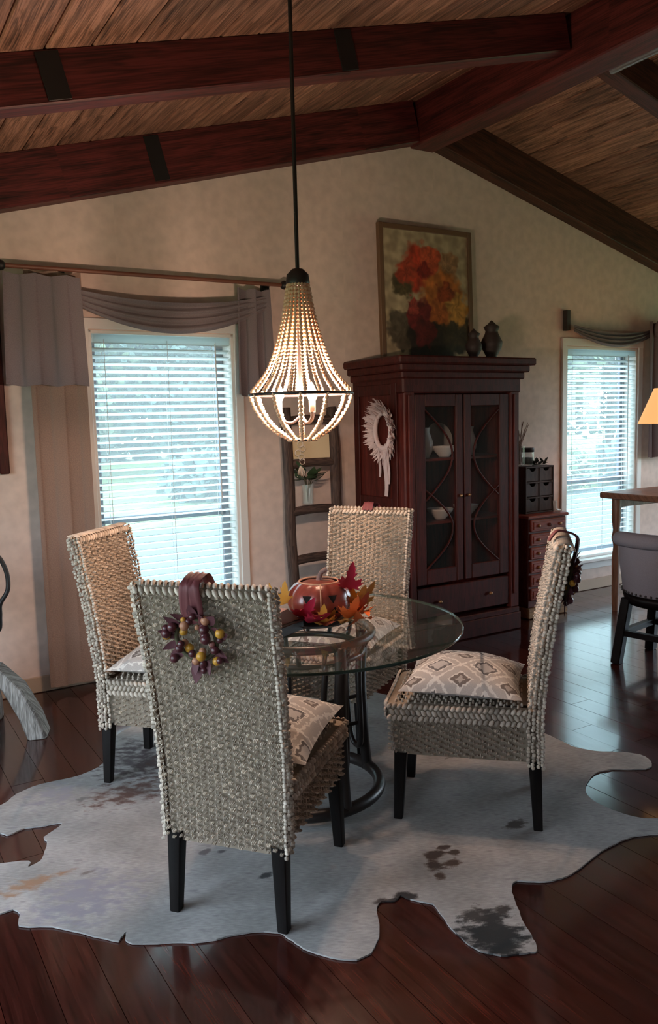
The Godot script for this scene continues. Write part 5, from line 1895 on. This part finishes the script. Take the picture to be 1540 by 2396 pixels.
func crown(t: Node3D, high: float, wide: float, k: int, count: int, low_part: float) -> void:
	var mm := MultiMesh.new()
	mm.transform_format = MultiMesh.TRANSFORM_3D
	mm.mesh = leaf_blade(0.3, 0.2, 0.06).mesh()
	mm.instance_count = count
	for i in count:
		var d := Vector3(rng.randfn(), rng.randfn(), rng.randfn()).normalized() * pow(rng.randf(), 0.45)
		var p := Vector3(d.x * wide, high * (1.0 - low_part / 2.0) + d.y * high * low_part / 2.0, d.z * wide)
		mm.set_instance_transform(i, Transform3D(Basis.from_euler(Vector3(rng.randf() * TAU, rng.randf() * TAU, rng.randf() * TAU)), p))
	var o := MultiMeshInstance3D.new()
	o.name = "foliage"
	o.multimesh = mm
	o.material_override = M["foliage %d" % k]
	t.add_child(o, true)
	o.set_meta("kind", "stuff")

func garden() -> void:
	var mb := Mesher.new()
	mb.at(Vector3(140, 0.2, 140), Vector3(4, -0.5, 0), 0)
	structure("ground", mb, M["lawn"])
	mb = Mesher.new()
	mb.at(Vector3(26, 0.1, 8.4), Vector3(6, -0.36, -4.5), 0.01)
	tag(obj("garden_terrace", mb, M["paving"]), "pale paved terrace outside under the windows", "terrace")
	rng.seed = 91
	var rows := [
		["broad tree at the left of the left window view", 2.6, -25.0, 9.0, 3.6, 0], ["pale tree in the middle of the left window view", 7.0, -26.0, 10.0, 4.0, 1], ["tall tree at the right of the left window view", 11.5, -25.0, 11.0, 4.2, 2],
		["round tree furthest left across the lawn", -2.0, -27.0, 10.0, 4.0, 1], ["spreading tree between the two window views", 16.0, -22.0, 9.0, 4.0, 0], ["pale tree in the middle of the right window view", 21.0, -18.0, 9.0, 4.2, 1], ["tree at the right of the right window view", 26.0, -17.0, 10.0, 4.2, 2], ["tall tree far behind the lawn, left window", 5.0, -36.0, 15.0, 6.0, 2], ["tall tree far behind the lawn, right window", 27.0, -28.0, 15.0, 6.5, 0]]
	for q in rows:
		tree(q[0], q[1], q[2], q[3], q[4], q[5], 9000)
	var hedge := thing("garden_hedge", "long tall hedge closing the far side of the lawn outside", "hedge", Vector3(12, -0.4, -38))
	var mm := MultiMesh.new()
	mm.transform_format = MultiMesh.TRANSFORM_3D
	mm.mesh = leaf_blade(0.6, 0.4, 0.1).mesh()
	mm.instance_count = 24000
	for i in 24000:
		mm.set_instance_transform(i, Transform3D(Basis.from_euler(Vector3(rng.randf() * TAU, rng.randf() * TAU, rng.randf() * TAU)), Vector3(rng.randf_range(-34, 34), rng.randf_range(0, 7.5), rng.randf_range(-1.0, 1.0))))
	var ho := MultiMeshInstance3D.new()
	ho.name = "foliage"
	ho.multimesh = mm
	ho.material_override = M["foliage 0"]
	hedge.add_child(ho, true)
	ho.set_meta("kind", "stuff")
	var bushes := [["low round bush on the lawn in the left window view", 8.0, -14.0, 1.1, 1.3, 2], ["low bush left on the lawn before the trees", 2.0, -17.0, 1.2, 1.8, 0], ["low bush on the lawn in the right window view", 14.5, -9.5, 1.0, 1.4, 1], ["low bush furthest right on the lawn", 18.0, -9.0, 1.2, 1.5, 2]]
	for q in bushes:
		var t := thing("garden_bush", q[0], "bush", Vector3(q[1], -0.4, q[2]), 0.0, "garden bushes outside the windows")
		crown(t, q[3], q[4], q[5], 2500, 1.0)

func _ready() -> void:
	camera_and_light()
	materials()
	room()
	curtains()
	rug()
	table()
	chairs()
	chandelier()
	cabinet()
	ladder()
	chest()
	right_side()
	left_side()
	garden()
